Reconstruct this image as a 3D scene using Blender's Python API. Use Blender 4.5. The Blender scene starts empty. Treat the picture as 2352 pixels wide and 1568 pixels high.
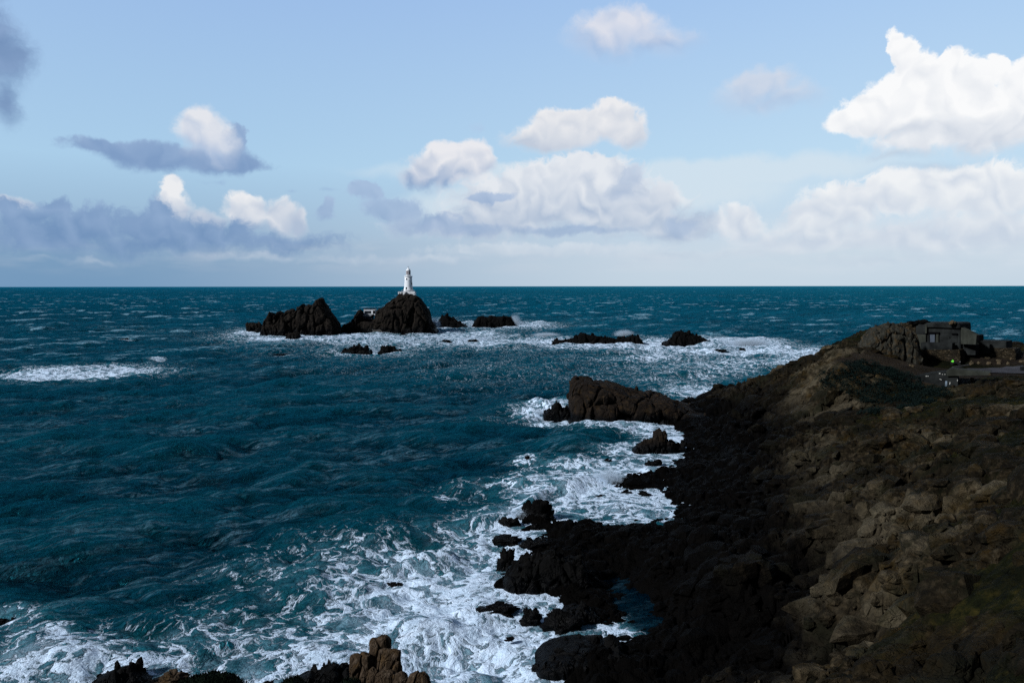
import bpy, math, random
import numpy as np
from mathutils import Vector, Matrix
PI = math.pi
R = math.radians
rng = np.random.default_rng(7)
random.seed(7)
SC = bpy.context.scene
COL = SC.collection

# ------------------------------------------------------------------ camera
EYE = 31.0
CX, CY, F = 1176.0, 784.0, 1764.0          # photo units: a 2352 x 1568 view
PITCH = math.atan((784 - 657.0) / F)
ROLL = math.atan(2.5 / 2352)
cam_d = bpy.data.cameras.new("camera")
cam = bpy.data.objects.new("camera", cam_d)
COL.objects.link(cam)
cam_d.sensor_width = 36.0
cam_d.lens = 27.0
cam_d.clip_start = 0.5
cam_d.clip_end = 200000.0
Mc = Matrix.Rotation(R(90) - PITCH, 3, 'X') @ Matrix.Rotation(-ROLL, 3, 'Z')
cam.matrix_world = Matrix.Translation((0, 0, EYE)) @ Mc.to_4x4()
SC.camera = cam
MC = np.array([[Mc[i][j] for j in range(3)] for i in range(3)])

def ray(px, py):
    v = np.stack([(np.asarray(px, float) - CX) / F, -(np.asarray(py, float) - CY) / F,
                  -np.ones_like(np.asarray(px, float))], -1)
    return v @ MC.T

def at_z(px, py, z=0.0):                    # point of the view ray at height z
    r = ray(px, py)
    t = (z - EYE) / r[..., 2]
    return np.stack([r[..., 0] * t, r[..., 1] * t, np.zeros_like(t) + z], -1)

def at_d(px, py, d):                        # point of the view ray at distance d ahead
    r = ray(px, py)
    t = d / r[..., 1]
    return np.stack([r[..., 0] * t, np.zeros_like(t) + d, EYE + r[..., 2] * t], -1)

def to_px(x, y, z):
    v = np.stack([x, y, z - EYE + 0 * x], -1) @ MC
    w = np.maximum(-v[..., 2], 1e-3)
    return CX + F * v[..., 0] / w, CY - F * v[..., 1] / w

# ------------------------------------------------------------------ node helpers
class NT:
    def __init__(s, tree):
        s.t = tree; s.n = tree.nodes; s.l = tree.links
    def new(s, typ, **kw):
        nd = s.n.new(typ)
        for k, v in kw.items():
            setattr(nd, k, v)
        return nd
    def put(s, sock, v):
        if isinstance(v, bpy.types.NodeSocket):
            s.l.new(v, sock)
        elif v is not None:
            try:
                sock.default_value = v
            except Exception:
                sock.default_value = (v, v, v)
    def m(s, op, a, b=None, c=None, clamp=False):
        nd = s.new('ShaderNodeMath', operation=op, use_clamp=clamp)
        for i, v in enumerate((a, b, c)):
            if v is not None:
                s.put(nd.inputs[i], v)
        return nd.outputs[0]
    def v(s, op, a, b=None, c=None, scale=None):
        nd = s.new('ShaderNodeVectorMath', operation=op)
        for i, x in enumerate((a, b, c)):
            if x is not None:
                s.put(nd.inputs[i], x)
        if scale is not None:
            s.put(nd.inputs['Scale'], scale)
        return nd.outputs['Value'] if op in ('LENGTH', 'DOT_PRODUCT') else nd.outputs[0]
    def xyz(s, x, y, z):
        nd = s.new('ShaderNodeCombineXYZ')
        for i, v in enumerate((x, y, z)):
            s.put(nd.inputs[i], v)
        return nd.outputs[0]
    def sep(s, v):
        nd = s.new('ShaderNodeSeparateXYZ'); s.put(nd.inputs[0], v)
        return nd.outputs
    def ss(s, v, lo, hi, a=0.0, b=1.0):      # smoothstep map range
        nd = s.new('ShaderNodeMapRange', interpolation_type='SMOOTHSTEP')
        for k, x in zip(('Value', 'From Min', 'From Max', 'To Min', 'To Max'), (v, lo, hi, a, b)):
            s.put(nd.inputs[k], x)
        return nd.outputs[0]
    def lin(s, v, lo, hi, a=0.0, b=1.0):
        nd = s.new('ShaderNodeMapRange', clamp=True)
        for k, x in zip(('Value', 'From Min', 'From Max', 'To Min', 'To Max'), (v, lo, hi, a, b)):
            s.put(nd.inputs[k], x)
        return nd.outputs[0]
    def mix(s, f, a, b, mode='MIX'):
        nd = s.new('ShaderNodeMix', data_type='RGBA', blend_type=mode)
        s.put(nd.inputs[0], f)
        for i, v in ((6, a), (7, b)):
            if isinstance(v, tuple) and len(v) == 3:
                v = v + (1.0,)
            s.put(nd.inputs[i], v)
        return nd.outputs[2]
    def noise(s, vec, scale, detail=4, rough=0.5, dist=0.0, out=0, ridged=False, dim='3D', lac=2.0):
        nd = s.new('ShaderNodeTexNoise', noise_dimensions=dim)
        if vec is not None:
            s.put(nd.inputs['Vector'], vec)
        s.put(nd.inputs['Scale'], scale)
        s.put(nd.inputs['Detail'], detail)
        s.put(nd.inputs['Roughness'], rough)
        s.put(nd.inputs['Lacunarity'], lac)
        s.put(nd.inputs['Distortion'], dist)
        return nd.outputs[out]
    def vor(s, vec, scale, feature='F1', out='Distance', rand=1.0, dim='3D'):
        nd = s.new('ShaderNodeTexVoronoi', feature=feature, voronoi_dimensions=dim)
        if vec is not None:
            s.put(nd.inputs['Vector'], vec)
        s.put(nd.inputs['Scale'], scale)
        s.put(nd.inputs['Randomness'], rand)
        return nd.outputs[out]
    def ramp(s, f, stops):
        nd = s.new('ShaderNodeValToRGB')
        el = nd.color_ramp.elements
        while len(el) < len(stops):
            el.new(0.5)
        for e, (p, c) in zip(el, stops):
            e.position = p; e.color = tuple(c) + (1.0,)
        s.put(nd.inputs[0], f)
        return nd.outputs[0]

def srgb(r, g, b):
    f = lambda c: (c / 255 / 12.92) if c / 255 <= .04045 else ((c / 255 + .055) / 1.055) ** 2.4
    return (f(r), f(g), f(b))

# ------------------------------------------------------------------ world
SUN_EL, SUN_AZ = 33.0, -118.0               # azimuth from +Y (the view) towards +X
world = bpy.data.worlds.new("World")
SC.world = world
world.use_nodes = True
W = NT(world.node_tree)
W.n.clear()
out = W.new('ShaderNodeOutputWorld')
bg = W.new('ShaderNodeBackground')
W.l.new(bg.outputs[0], out.inputs[0])
SKY_STRENGTH = 0.10
bg.inputs[1].default_value = SKY_STRENGTH
tc = W.new('ShaderNodeTexCoord').outputs['Generated']
nish = W.new('ShaderNodeTexSky', sky_type='NISHITA')
nish.sun_disc = False
nish.sun_elevation = R(SUN_EL)
nish.sun_rotation = R(SUN_AZ)
nish.altitude = 30
nish.air_density = 1.0
nish.dust_density = 2.0
dx, dy, dz = W.sep(W.v('NORMALIZE', tc))
az = W.m('ARCTAN2', dx, dy)
el = W.m('ARCSINE', dz)
U = W.m('MULTIPLY', az, 1764.0)             # angles as thousandths of about 0.57 rad
V = W.m('MULTIPLY', el, 1764.0)
P0 = W.xyz(U, V, 0.0)

def ang(px, py):
    r = ray(px, py)
    r = r / np.linalg.norm(r)
    return 1764 * math.atan2(r[0], r[1]), 1764 * math.asin(r[2])

def angR(px, py, rx, ry):
    a = ang(px - rx, py); b = ang(px + rx, py); c = ang(px, py - ry); d = ang(px, py + ry)
    m = ang(px, py)
    return m[0], m[1], abs(b[0] - a[0]) / 2, abs(c[1] - d[1]) / 2

def field(vec, ells, k=0.35):
    acc = None
    for e in ells:
        u, v, ru, rv = angR(*e[:4])
        p = W.v('MULTIPLY_ADD', vec, (1 / ru, 1 / rv, 0), (-u / ru, -v / rv, 0))
        ln = W.v('LENGTH', p)
        acc = ln if acc is None else W.m('SMOOTH_MIN', acc, ln, k)
    return W.m('SUBTRACT', 1.0, acc)

def wnoise(vec, size, detail, rough=0.5, sx=1.0, seed=0.0):
    q = W.v('MULTIPLY_ADD', vec, (1 / (size * sx), 1 / size, 0), (seed, seed * 1.7, seed * .3))
    return q

# fractal warp shared by the cloud layers
wq = wnoise(P0, 95, 0, seed=3.1)
wc = W.noise(wq, 1.0, 7, 0.55, out=1)
warp = W.v('SUBTRACT', wc, (0.5, 0.5, 0.5))
Pw = W.v('MULTIPLY_ADD', warp, (95, 75, 0), P0)
Pw2 = W.v('MULTIPLY_ADD', warp, (170, 60, 0), P0)

# billows: fractal puffs, the light from the upper right
def billow(vec, det):
    a = W.noise(wnoise(vec, 70, 0, seed=1.3), 1.0, det, 0.5, dim='2D')
    a = W.m('ABSOLUTE', W.m('SUBTRACT', a, 0.5))
    b = W.noise(wnoise(vec, 150, 0, seed=7.3), 1.0, 1, 0.5, dim='2D')
    return W.m('ADD', W.m('MULTIPLY', a, 1.5), W.m('MULTIPLY', b, 0.55))

bl0 = W.m('ADD', W.m('MULTIPLY', billow(Pw, 2), .55), W.m('ADD', W.m('MULTIPLY', W.m('ABSOLUTE', W.m('SUBTRACT', W.noise(wnoise(Pw, 30, 0, seed=4.4), 1.0, 5, .6, dim='2D'), .5)), 1.1), .12))
bl1 = billow(W.v('ADD', Pw, (10, 22, 0)), 1)
bl2 = billow(Pw, 1)
relief = W.m('SUBTRACT', bl1, bl2)           # >0 where a puff faces the light

# base sky
t_el = W.lin(V, 0, 620)
warm_r = W.ss(U, -900, 1000)
grad_l = W.ramp(t_el, [(0.0, srgb(132, 160, 192)), (0.16, srgb(150, 180, 208)), (0.42, srgb(172, 208, 236)), (1.0, srgb(156, 190, 234))])
grad_r = W.ramp(t_el, [(0.0, srgb(208, 219, 232)), (0.18, srgb(205, 223, 238)), (0.45, srgb(192, 222, 244)), (1.0, srgb(168, 202, 242))])
grad = W.mix(warm_r, grad_l, grad_r)
col = grad
# thin pale veil
vf = field(Pw2, [(1650, 395, 560, 42), (1250, 400, 520, 30), (1500, 440, 420, 60), (1150, 470, 300, 60)])
col = W.mix(W.m('MULTIPLY', W.ss(vf, 0.0, 0.55), 0.75), col, srgb(216, 230, 240))
# low haze bank over the whole horizon
hn = W.noise(wnoise(P0, 46, 0, sx=3.6, seed=9), 1.0, 6, 0.6, dim='2D')
hbank = W.ss(W.m('ADD', V, W.m('MULTIPLY', W.m('SUBTRACT', hn, .5), 110)), 105, 10)
hcol = W.mix(W.ss(U, -1000, 500), srgb(118, 156, 192), srgb(200, 217, 231))
hcol = W.mix(W.m('MULTIPLY', W.ss(W.noise(wnoise(P0, 34, 0, sx=5, seed=2.2), 1.0, 4, 0.5), 0.45, 0.7), W.ss(V, 10, 90, 0.0, 0.8)), hcol, W.mix(warm_r, srgb(176, 192, 212), srgb(226, 232, 240)))

def puffs(col, ells, P, n_amp, soft, bright, dark, vlo, vhi, opac=1.0, rel=1.0, k=0.3):
    f = field(P, ells, k)
    f = W.m('ADD', f, W.m('MULTIPLY', W.m('SUBTRACT', 0.44, bl0), n_amp))
    h = W.lin(V, vlo, vhi)                   # height inside the cloud: base greyer and softer
    mask = W.m('MULTIPLY', W.ss(f, -.02, W.lin(h, 0, .8, soft * 2.6, soft)), opac)
    s = W.m('ADD', W.m('MULTIPLY', relief, rel), W.m('ADD', W.m('MULTIPLY', W.ss(f, .05, .5), -.22), W.m('ADD', W.m('MULTIPLY', h, 0.85), 0.30)), clamp=True)
    c = W.mix(s, dark, bright)
    return W.mix(mask, col, c)

def vof(py):
    return ang(1176, py)[1]

# far cumulus field, behind
col = puffs(col, [(1330, 420, 190, 70), (1230, 470, 230, 80), (1420, 480, 190, 85), (1560, 520, 130, 45), (1520, 470, 40, 40), (1100, 520, 240, 45), (1350, 385, 90, 40)],
            Pw, 0.75, 0.30, srgb(232, 236, 242), srgb(168, 186, 212), vof(560), vof(380))
col = puffs(col, [(2250, 440, 240, 70), (2080, 440, 130, 55), (1940, 470, 110, 65), (1880, 510, 110, 60), (1700, 520, 80, 55), (1690, 490, 30, 32), (2000, 560, 420, 70), (2300, 540, 200, 80)],
            Pw, 0.75, 0.28, srgb(244, 246, 248), srgb(196, 208, 226), vof(600), vof(400))
col = puffs(col, [(400, 440, 34, 48), (400, 480, 56, 40), (560, 480, 60, 52), (640, 500, 60, 42), (690, 510, 34, 34), (30, 470, 60, 26), (470, 505, 60, 30)],
            Pw, 0.5, 0.28, srgb(240, 241, 244), srgb(176, 192, 216), vof(540), vof(440))
col = W.mix(hbank, col, hcol)
# nearer white clouds
col = puffs(col, [(1340, 290, 140, 48), (1260, 320, 130, 40), (1400, 270, 78, 50), (1430, 300, 62, 44)],
            Pw, 0.5, 0.25, srgb(240, 240, 242), srgb(196, 206, 222), vof(370), vof(240))
col = puffs(col, [(1010, 395, 100, 48), (1040, 360, 62, 42), (960, 415, 70, 28), (1090, 370, 50, 60)],
            Pw, 0.45, 0.3, srgb(238, 238, 242), srgb(150, 174, 208), vof(440), vof(340))
col = puffs(col, [(2056, 106, 20, 38), (2078, 130, 38, 44), (2100, 164, 66, 52), (2135, 185, 60, 50), (2055, 215, 80, 60), (2200, 155, 46, 48), (2235, 175, 64, 50), (2290, 160, 38, 40), (2345, 205, 70, 80), (2160, 230, 160, 76), (2050, 260, 140, 66), (1955, 288, 66, 36), (2130, 315, 180, 52), (2290, 300, 160, 74)],
            Pw, 0.65, 0.26, srgb(255, 255, 255), srgb(212, 219, 230), vof(385), vof(280), k=.16)
col = puffs(col, [(2140, 385, 180, 18), (2060, 360, 120, 20)], Pw2, 0.5, 0.6, srgb(205, 216, 228), srgb(186, 202, 222), vof(400), vof(340), 0.8)
col = puffs(col, [(1250, 575, 330, 20), (900, 596, 260, 14), (560, 586, 200, 12), (1600, 590, 300, 18), (2050, 600, 300, 16), (640, 560, 60, 10), (200, 600, 150, 10)], Pw2, 0.8, 0.5, srgb(222, 229, 238), srgb(176, 194, 216), vof(620), vof(560), 0.6)
# small soft ones up high
col = puffs(col, [(1425, 72, 125, 66), (1400, 100, 120, 50), (1510, 102, 125, 48)], Pw, 0.4, 0.5, srgb(226, 228, 238), srgb(172, 194, 226), vof(140), vof(50), 0.95)
col = puffs(col, [(1740, 206, 110, 60), (1710, 224, 105, 52), (1810, 228, 105, 44), (1770, 238, 150, 34)], Pw, 0.4, 0.5, srgb(216, 222, 234), srgb(184, 204, 230), vof(265), vof(190), 0.9)
col = puffs(col, [(1090, 290, 22, 18)], Pw, 0.5, 0.8, srgb(196, 210, 234), srgb(176, 196, 228), vof(300), vof(270), 0.7)
# blue-grey shaded clouds on the left
col = puffs(col, [(220, 338, 100, 24), (300, 352, 110, 32), (370, 368, 110, 36), (480, 370, 150, 34), (565, 376, 70, 22), (530, 330, 36, 50)],
            Pw2, 0.5, 0.25, srgb(150, 176, 212), srgb(124, 154, 196), vof(395), vof(330), 0.95)
col = puffs(col, [(462, 305, 74, 72), (458, 288, 60, 60), (490, 340, 72, 52)],
            Pw, 0.4, 0.4, srgb(232, 234, 240), srgb(172, 192, 222), vof(385), vof(300), 1.0)
col = puffs(col, [(60, 505, 120, 50), (120, 480, 46, 30), (200, 520, 150, 50), (340, 530, 140, 48), (372, 490, 48, 44), (480, 545, 180, 42), (120, 558, 260, 40), (545, 525, 44, 38), (660, 555, 190, 32), (20, 478, 44, 32), (350, 562, 330, 38), (150, 540, 280, 60), (420, 530, 200, 44)],
            Pw, 0.95, 0.4, srgb(143, 171, 208), srgb(113, 147, 190), vof(600), vof(450), 1.0)
col = puffs(col, [(830, 440, 50, 28), (900, 480, 90, 34), (990, 515, 110, 34), (750, 480, 26, 32), (1120, 460, 60, 14), (1080, 530, 120, 20), (1570, 520, 50, 26), (1300, 530, 200, 14)],
            Pw, 0.8, 0.35, srgb(166, 188, 220), srgb(138, 166, 204), vof(560), vof(430), 0.8)
col = puffs(col, [(1452, 408, 44, 46), (1440, 440, 60, 30)], Pw, 0.8, 0.5, srgb(176, 196, 224), srgb(150, 174, 208), vof(470), vof(380), 0.55)
col = puffs(col, [(485, 418, 44, 12), (650, 443, 26, 8), (750, 432, 24, 8)], Pw2, 0.5, 0.6, srgb(158, 186, 220), srgb(148, 176, 214), vof(430), vof(400), 0.7)
col = puffs(col, [(10, 130, 95, 100), (0, 230, 50, 90), (-40, 100, 140, 140)], Pw, 0.5, 0.4, srgb(138, 165, 204), srgb(110, 140, 182), vof(300), vof(60), 0.95)
col = W.mix(W.m('MULTIPLY', W.m('MULTIPLY', W.ss(V, 230, 20), warm_r), .5), col, srgb(214, 226, 238))
col = W.mix(W.m('MULTIPLY', hbank, .72), col, hcol)
# heavy grey deck added out of view overhead and behind to darken the land
added_deck_n = W.noise(tc, 2.2, 5, 0.55)
added_deckc = W.mix(W.ss(added_deck_n, 0.3, 0.75), srgb(46, 58, 76), srgb(84, 98, 118))
added_deck = W.m('MAXIMUM', W.ss(dz, 0.40, 0.55), W.m('MAXIMUM', W.ss(dy, 0.55, 0.25), W.ss(dz, -0.02, -0.06)))
# clear blue of the sky texture over it, the cloud colours stored at ten times for the 0.1 strength
W.l.new(W.mix(0.06, W.v('SCALE', col, scale=1 / SKY_STRENGTH), nish.outputs[0]), bg.inputs[0])
bgd = W.new('ShaderNodeBackground')
bgd.inputs[1].default_value = SKY_STRENGTH
W.l.new(W.mix(0.06, W.v('SCALE', added_deckc, scale=1 / SKY_STRENGTH), nish.outputs[0]), bgd.inputs[0])
mx = W.new('ShaderNodeMixShader')
W.l.new(added_deck, mx.inputs[0])
W.l.new(bg.outputs[0], mx.inputs[1])
W.l.new(bgd.outputs[0], mx.inputs[2])
W.l.new(mx.outputs[0], out.inputs[0])

sun_d = bpy.data.lights.new("sun", 'SUN')
sun_d.energy = 4.6
sun_d.angle = R(4)
sun_d.color = (0.94, 0.97, 1.0)
sun = bpy.data.objects.new("sun", sun_d)
COL.objects.link(sun)
sdir = Vector((math.sin(R(SUN_AZ)) * math.cos(R(SUN_EL)), math.cos(R(SUN_AZ)) * math.cos(R(SUN_EL)), math.sin(R(SUN_EL))))
sun.rotation_euler = sdir.to_track_quat('Z', 'Y').to_euler()
sun.location = (0, 0, 200)
SC.view_settings.view_transform = 'Standard'
SC.view_settings.look = 'None'
SC.view_settings.exposure = 0.0
SC.view_settings.gamma = 1.0
SC.view_settings.use_curve_mapping = False
SC.cycles.use_denoising = False
SC.cycles.max_bounces = 4
SC.cycles.diffuse_bounces = 2
SC.cycles.glossy_bounces = 2
SC.cycles.volume_bounces = 1
# ------------------------------------------------------------------ numpy noise
def _h(ix, iy, iz, s):
    with np.errstate(over='ignore'):
        n = (ix.astype(np.int64) * 374761393 + iy.astype(np.int64) * 668265263 + iz.astype(np.int64) * 2147483647 + np.int64(s) * 974634777)
        n = (n ^ (n >> 13)) * 1274126177
        n = (n ^ (n >> 16)) * 60493
        n = n ^ (n >> 15)
    return (n & 0xFFFFFF).astype(np.float64) / 0xFFFFFF

def vnoise(x, y, z=None, s=0):               # value noise in -1..1
    if z is None:
        z = np.zeros_like(x)
    x0, y0, z0 = np.floor(x), np.floor(y), np.floor(z)
    fx, fy, fz = x - x0, y - y0, z - z0
    fx = fx * fx * fx * (fx * (fx * 6 - 15) + 10); fy = fy * fy * fy * (fy * (fy * 6 - 15) + 10); fz = fz * fz * (3 - 2 * fz)
    r = 0
    three = np.any(z != 0)
    for k in ((0, 1) if three else (0,)):
        wz = (fz if k else 1 - fz) if three else 1.0
        for j in (0, 1):
            wy = fy if j else 1 - fy
            for i in (0, 1):
                r = r + _h(x0 + i, y0 + j, z0 + k, s) * (fx if i else 1 - fx) * wy * wz
    return r * 2 - 1

def fbm(x, y, z=None, s=0, o=5, g=0.5, ridged=False):
    r, a, t = 0, 1.0, 0.0
    c, sn = math.cos(0.7), math.sin(0.7)
    for k in range(o):
        v = vnoise(x, y, z, s + k * 17)
        if ridged:
            v = 1 - 2 * np.abs(v)
        r = r + a * v; t += a; a *= g
        x, y = (x * c - y * sn) * 2.03 + 5.1, (x * sn + y * c) * 2.03 + 1.7
        if z is not None:
            z = z * 2.03 + 3.3
    return r / t

def worley2(x, y, s=0):                      # F1, F2, cell random, offset from the cell point
    x0, y0 = np.floor(x), np.floor(y)
    f1 = np.full(x.shape, 9.0); f2 = f1.copy(); cr = np.zeros(x.shape); cr2 = cr.copy(); ox = cr.copy(); oy = cr.copy()
    for j in (-1, 0, 1):
        for i in (-1, 0, 1):
            cx, cy = x0 + i, y0 + j
            px = cx + _h(cx, cy, cx * 0, s); py = cy + _h(cx, cy, cx * 0, s + 5)
            ex, ey = x - px, y - py
            d = np.sqrt(ex * ex + ey * ey)
            n = d < f1
            f2 = np.where(n, f1, np.minimum(f2, d))
            f1 = np.where(n, d, f1)
            cr = np.where(n, _h(cx, cy, cx * 0, s + 9), cr); cr2 = np.where(n, _h(cx, cy, cx * 0, s + 11), cr2)
            ox = np.where(n, ex, ox); oy = np.where(n, ey, oy)
    return f1, f2, cr, cr2, ox, oy

def worley3(x, y, z, s=0):
    x0, y0, z0 = np.floor(x), np.floor(y), np.floor(z)
    f1 = np.full(x.shape, 9.0); f2 = f1.copy()
    cr = [np.zeros(x.shape) for _ in range(3)]
    o = [np.zeros(x.shape) for _ in range(3)]
    for k in (-1, 0, 1):
        for j in (-1, 0, 1):
            for i in (-1, 0, 1):
                cx, cy, cz = x0 + i, y0 + j, z0 + k
                e = (x - cx - _h(cx, cy, cz, s), y - cy - _h(cx, cy, cz, s + 5), z - cz - _h(cx, cy, cz, s + 7))
                d = np.sqrt(e[0] ** 2 + e[1] ** 2 + e[2] ** 2)
                n = d < f1
                f2 = np.where(n, f1, np.minimum(f2, d)); f1 = np.where(n, d, f1)
                for q in range(3):
                    cr[q] = np.where(n, _h(cx, cy, cz, s + 20 + q), cr[q]); o[q] = np.where(n, e[q], o[q])
    return f1, f2, cr, o

def blocks(x, y, s=0, rnd=.5):               # jointed granite: tilted rounded blocks parted by deep cracks
    f1, f2, a, b, ox, oy = worley2(x, y, s)
    t = f1 / np.maximum(f2, 1e-6)
    pil = 1 - t ** 4
    return (a - 0.5) * .9 + 0.6 * (ox * (b - .5) * 2 + oy * (a - .5) * 2) + rnd * (pil - .75)

def facet_blocks(P, size, seed=1, stretch=(1.3, 1.0, .8), rz=None, ns=12, nr=7, kinds=24):
    """angular blocks (random plane cuts of a ball) at points P; returns vertices and quads"""
    r = np.random.default_rng(seed)
    th = np.linspace(0, 2 * PI, ns, endpoint=False); ph = np.linspace(-PI / 2 + .12, PI / 2 - .12, nr)
    Q, T = np.meshgrid(ph, th, indexing='ij')
    D = np.stack([np.cos(Q) * np.cos(T), np.cos(Q) * np.sin(T), np.sin(Q)], -1).reshape(-1, 3)
    proto = []
    for k in range(kinds):
        nrm = r.normal(size=(11, 3)); nrm /= np.linalg.norm(nrm, axis=1, keepdims=True)
        dd = r.uniform(.62, 1.0, 11)
        c = D @ nrm.T
        rad = np.where(c > .05, dd / np.maximum(c, .05), 9).min(1)
        proto.append(D * np.minimum(rad, 1.25)[:, None])
    proto = np.array(proto)
    n = len(P); m = len(D)
    kk = r.integers(0, kinds, n)
    V = proto[kk] * (size[:, None, None] * np.array(stretch) * r.uniform(.75, 1.3, (n, 1, 3)))
    a = r.normal(0, .35, n) + (0.55 if rz is None else rz); t = r.normal(0, .3, n)
    ct, st = np.cos(t)[:, None], np.sin(t)[:, None]
    y, z = V[..., 1] * ct - V[..., 2] * st, V[..., 1] * st + V[..., 2] * ct
    ca, sa = np.cos(a)[:, None], np.sin(a)[:, None]
    x, y = V[..., 0] * ca - y * sa, V[..., 0] * sa + y * ca
    V = np.stack([x, y, z], -1) + P[:, None]
    idx = np.arange(m).reshape(nr, ns)
    idx = np.concatenate([idx, idx[:, :1]], 1)
    q = np.stack([idx[:-1, :-1], idx[:-1, 1:], idx[1:, 1:], idx[1:, :-1]], -1).reshape(-1, 4)
    top = np.arange(m - ns, m)
    F4 = (q[None] + (np.arange(n) * m)[:, None, None]).reshape(-1, 4)
    cap = (top[None] + (np.arange(n) * m)[:, None])
    return V.reshape(-1, 3), F4, cap

def raw_mesh(name, V, F4, caps=None, n_smooth=0, attrs=None):
    me = bpy.data.meshes.new(name)
    me.vertices.add(len(V)); me.vertices.foreach_set('co', V.astype(np.float32).ravel())
    li = F4.ravel(); starts = np.arange(0, F4.size, 4)
    if caps is not None and len(caps):
        li = np.concatenate([li, caps.ravel()]); starts = np.concatenate([starts, F4.size + np.arange(len(caps)) * caps.shape[1]])
    me.loops.add(len(li)); me.loops.foreach_set('vertex_index', li.astype(np.int32))
    me.polygons.add(len(starts)); me.polygons.foreach_set('loop_start', starts.astype(np.int32))
    me.update(calc_edges=True)
    sm = np.zeros(len(starts), bool); sm[:n_smooth] = True
    me.polygons.foreach_set('use_smooth', sm)
    for k, v in (attrs or {}).items():
        at = me.attributes.new(k, 'FLOAT', 'POINT'); at.data.foreach_set('value', v.ravel().astype(np.float32))
    return me

# ------------------------------------------------------------------ object helpers
def link(name, me, m=None, parent=None):
    o = bpy.data.objects.new(name, me)
    COL.objects.link(o)
    if m is not None:
        me.materials.append(m)
    if parent is not None:
        o.parent = parent
    return o

def tag(o, label=None, cat=None, group=None, kind=None):
    if label: o['label'] = label
    if cat: o['category'] = cat
    if group: o['group'] = group
    if kind: o['kind'] = kind
    return o

def thing(name, label, cat, loc=(0, 0, 0), rz=0, group=None):
    o = bpy.data.objects.new(name, None)
    COL.objects.link(o)
    o.location = loc
    o.rotation_euler = (0, 0, rz)
    o.empty_display_size = 0.5
    return tag(o, label, cat, group)

def grid_mesh(name, X, Y, Z, wrap=False, smooth=True, attrs=None):
    nr, nc = X.shape
    me = bpy.data.meshes.new(name)
    co = np.stack([X, Y, Z], -1).reshape(-1, 3).astype(np.float32)
    idx = np.arange(nr * nc).reshape(nr, nc)
    if wrap:
        idx = np.concatenate([idx, idx[:, :1]], 1)
    q = np.stack([idx[:-1, :-1], idx[:-1, 1:], idx[1:, 1:], idx[1:, :-1]], -1).reshape(-1, 4)
    me.vertices.add(len(co)); me.vertices.foreach_set('co', co.ravel())
    me.loops.add(q.size); me.loops.foreach_set('vertex_index', q.ravel().astype(np.int32))
    me.polygons.add(len(q)); me.polygons.foreach_set('loop_start', np.arange(0, q.size, 4, dtype=np.int32))
    me.update(calc_edges=True)
    me.polygons.foreach_set('use_smooth', np.full(len(q), smooth, dtype=bool))
    for k, v in (attrs or {}).items():
        at = me.attributes.new(k, 'FLOAT', 'POINT')
        at.data.foreach_set('value', v.ravel().astype(np.float32))
    return me

def fix_up(me):                              # make face normals point up / outward on average
    pass

def new_mat(name):
    m = bpy.data.materials.new(name)
    m.use_nodes = True
    n = NT(m.node_tree)
    b = n.n['Principled BSDF']
    return m, n, b

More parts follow.
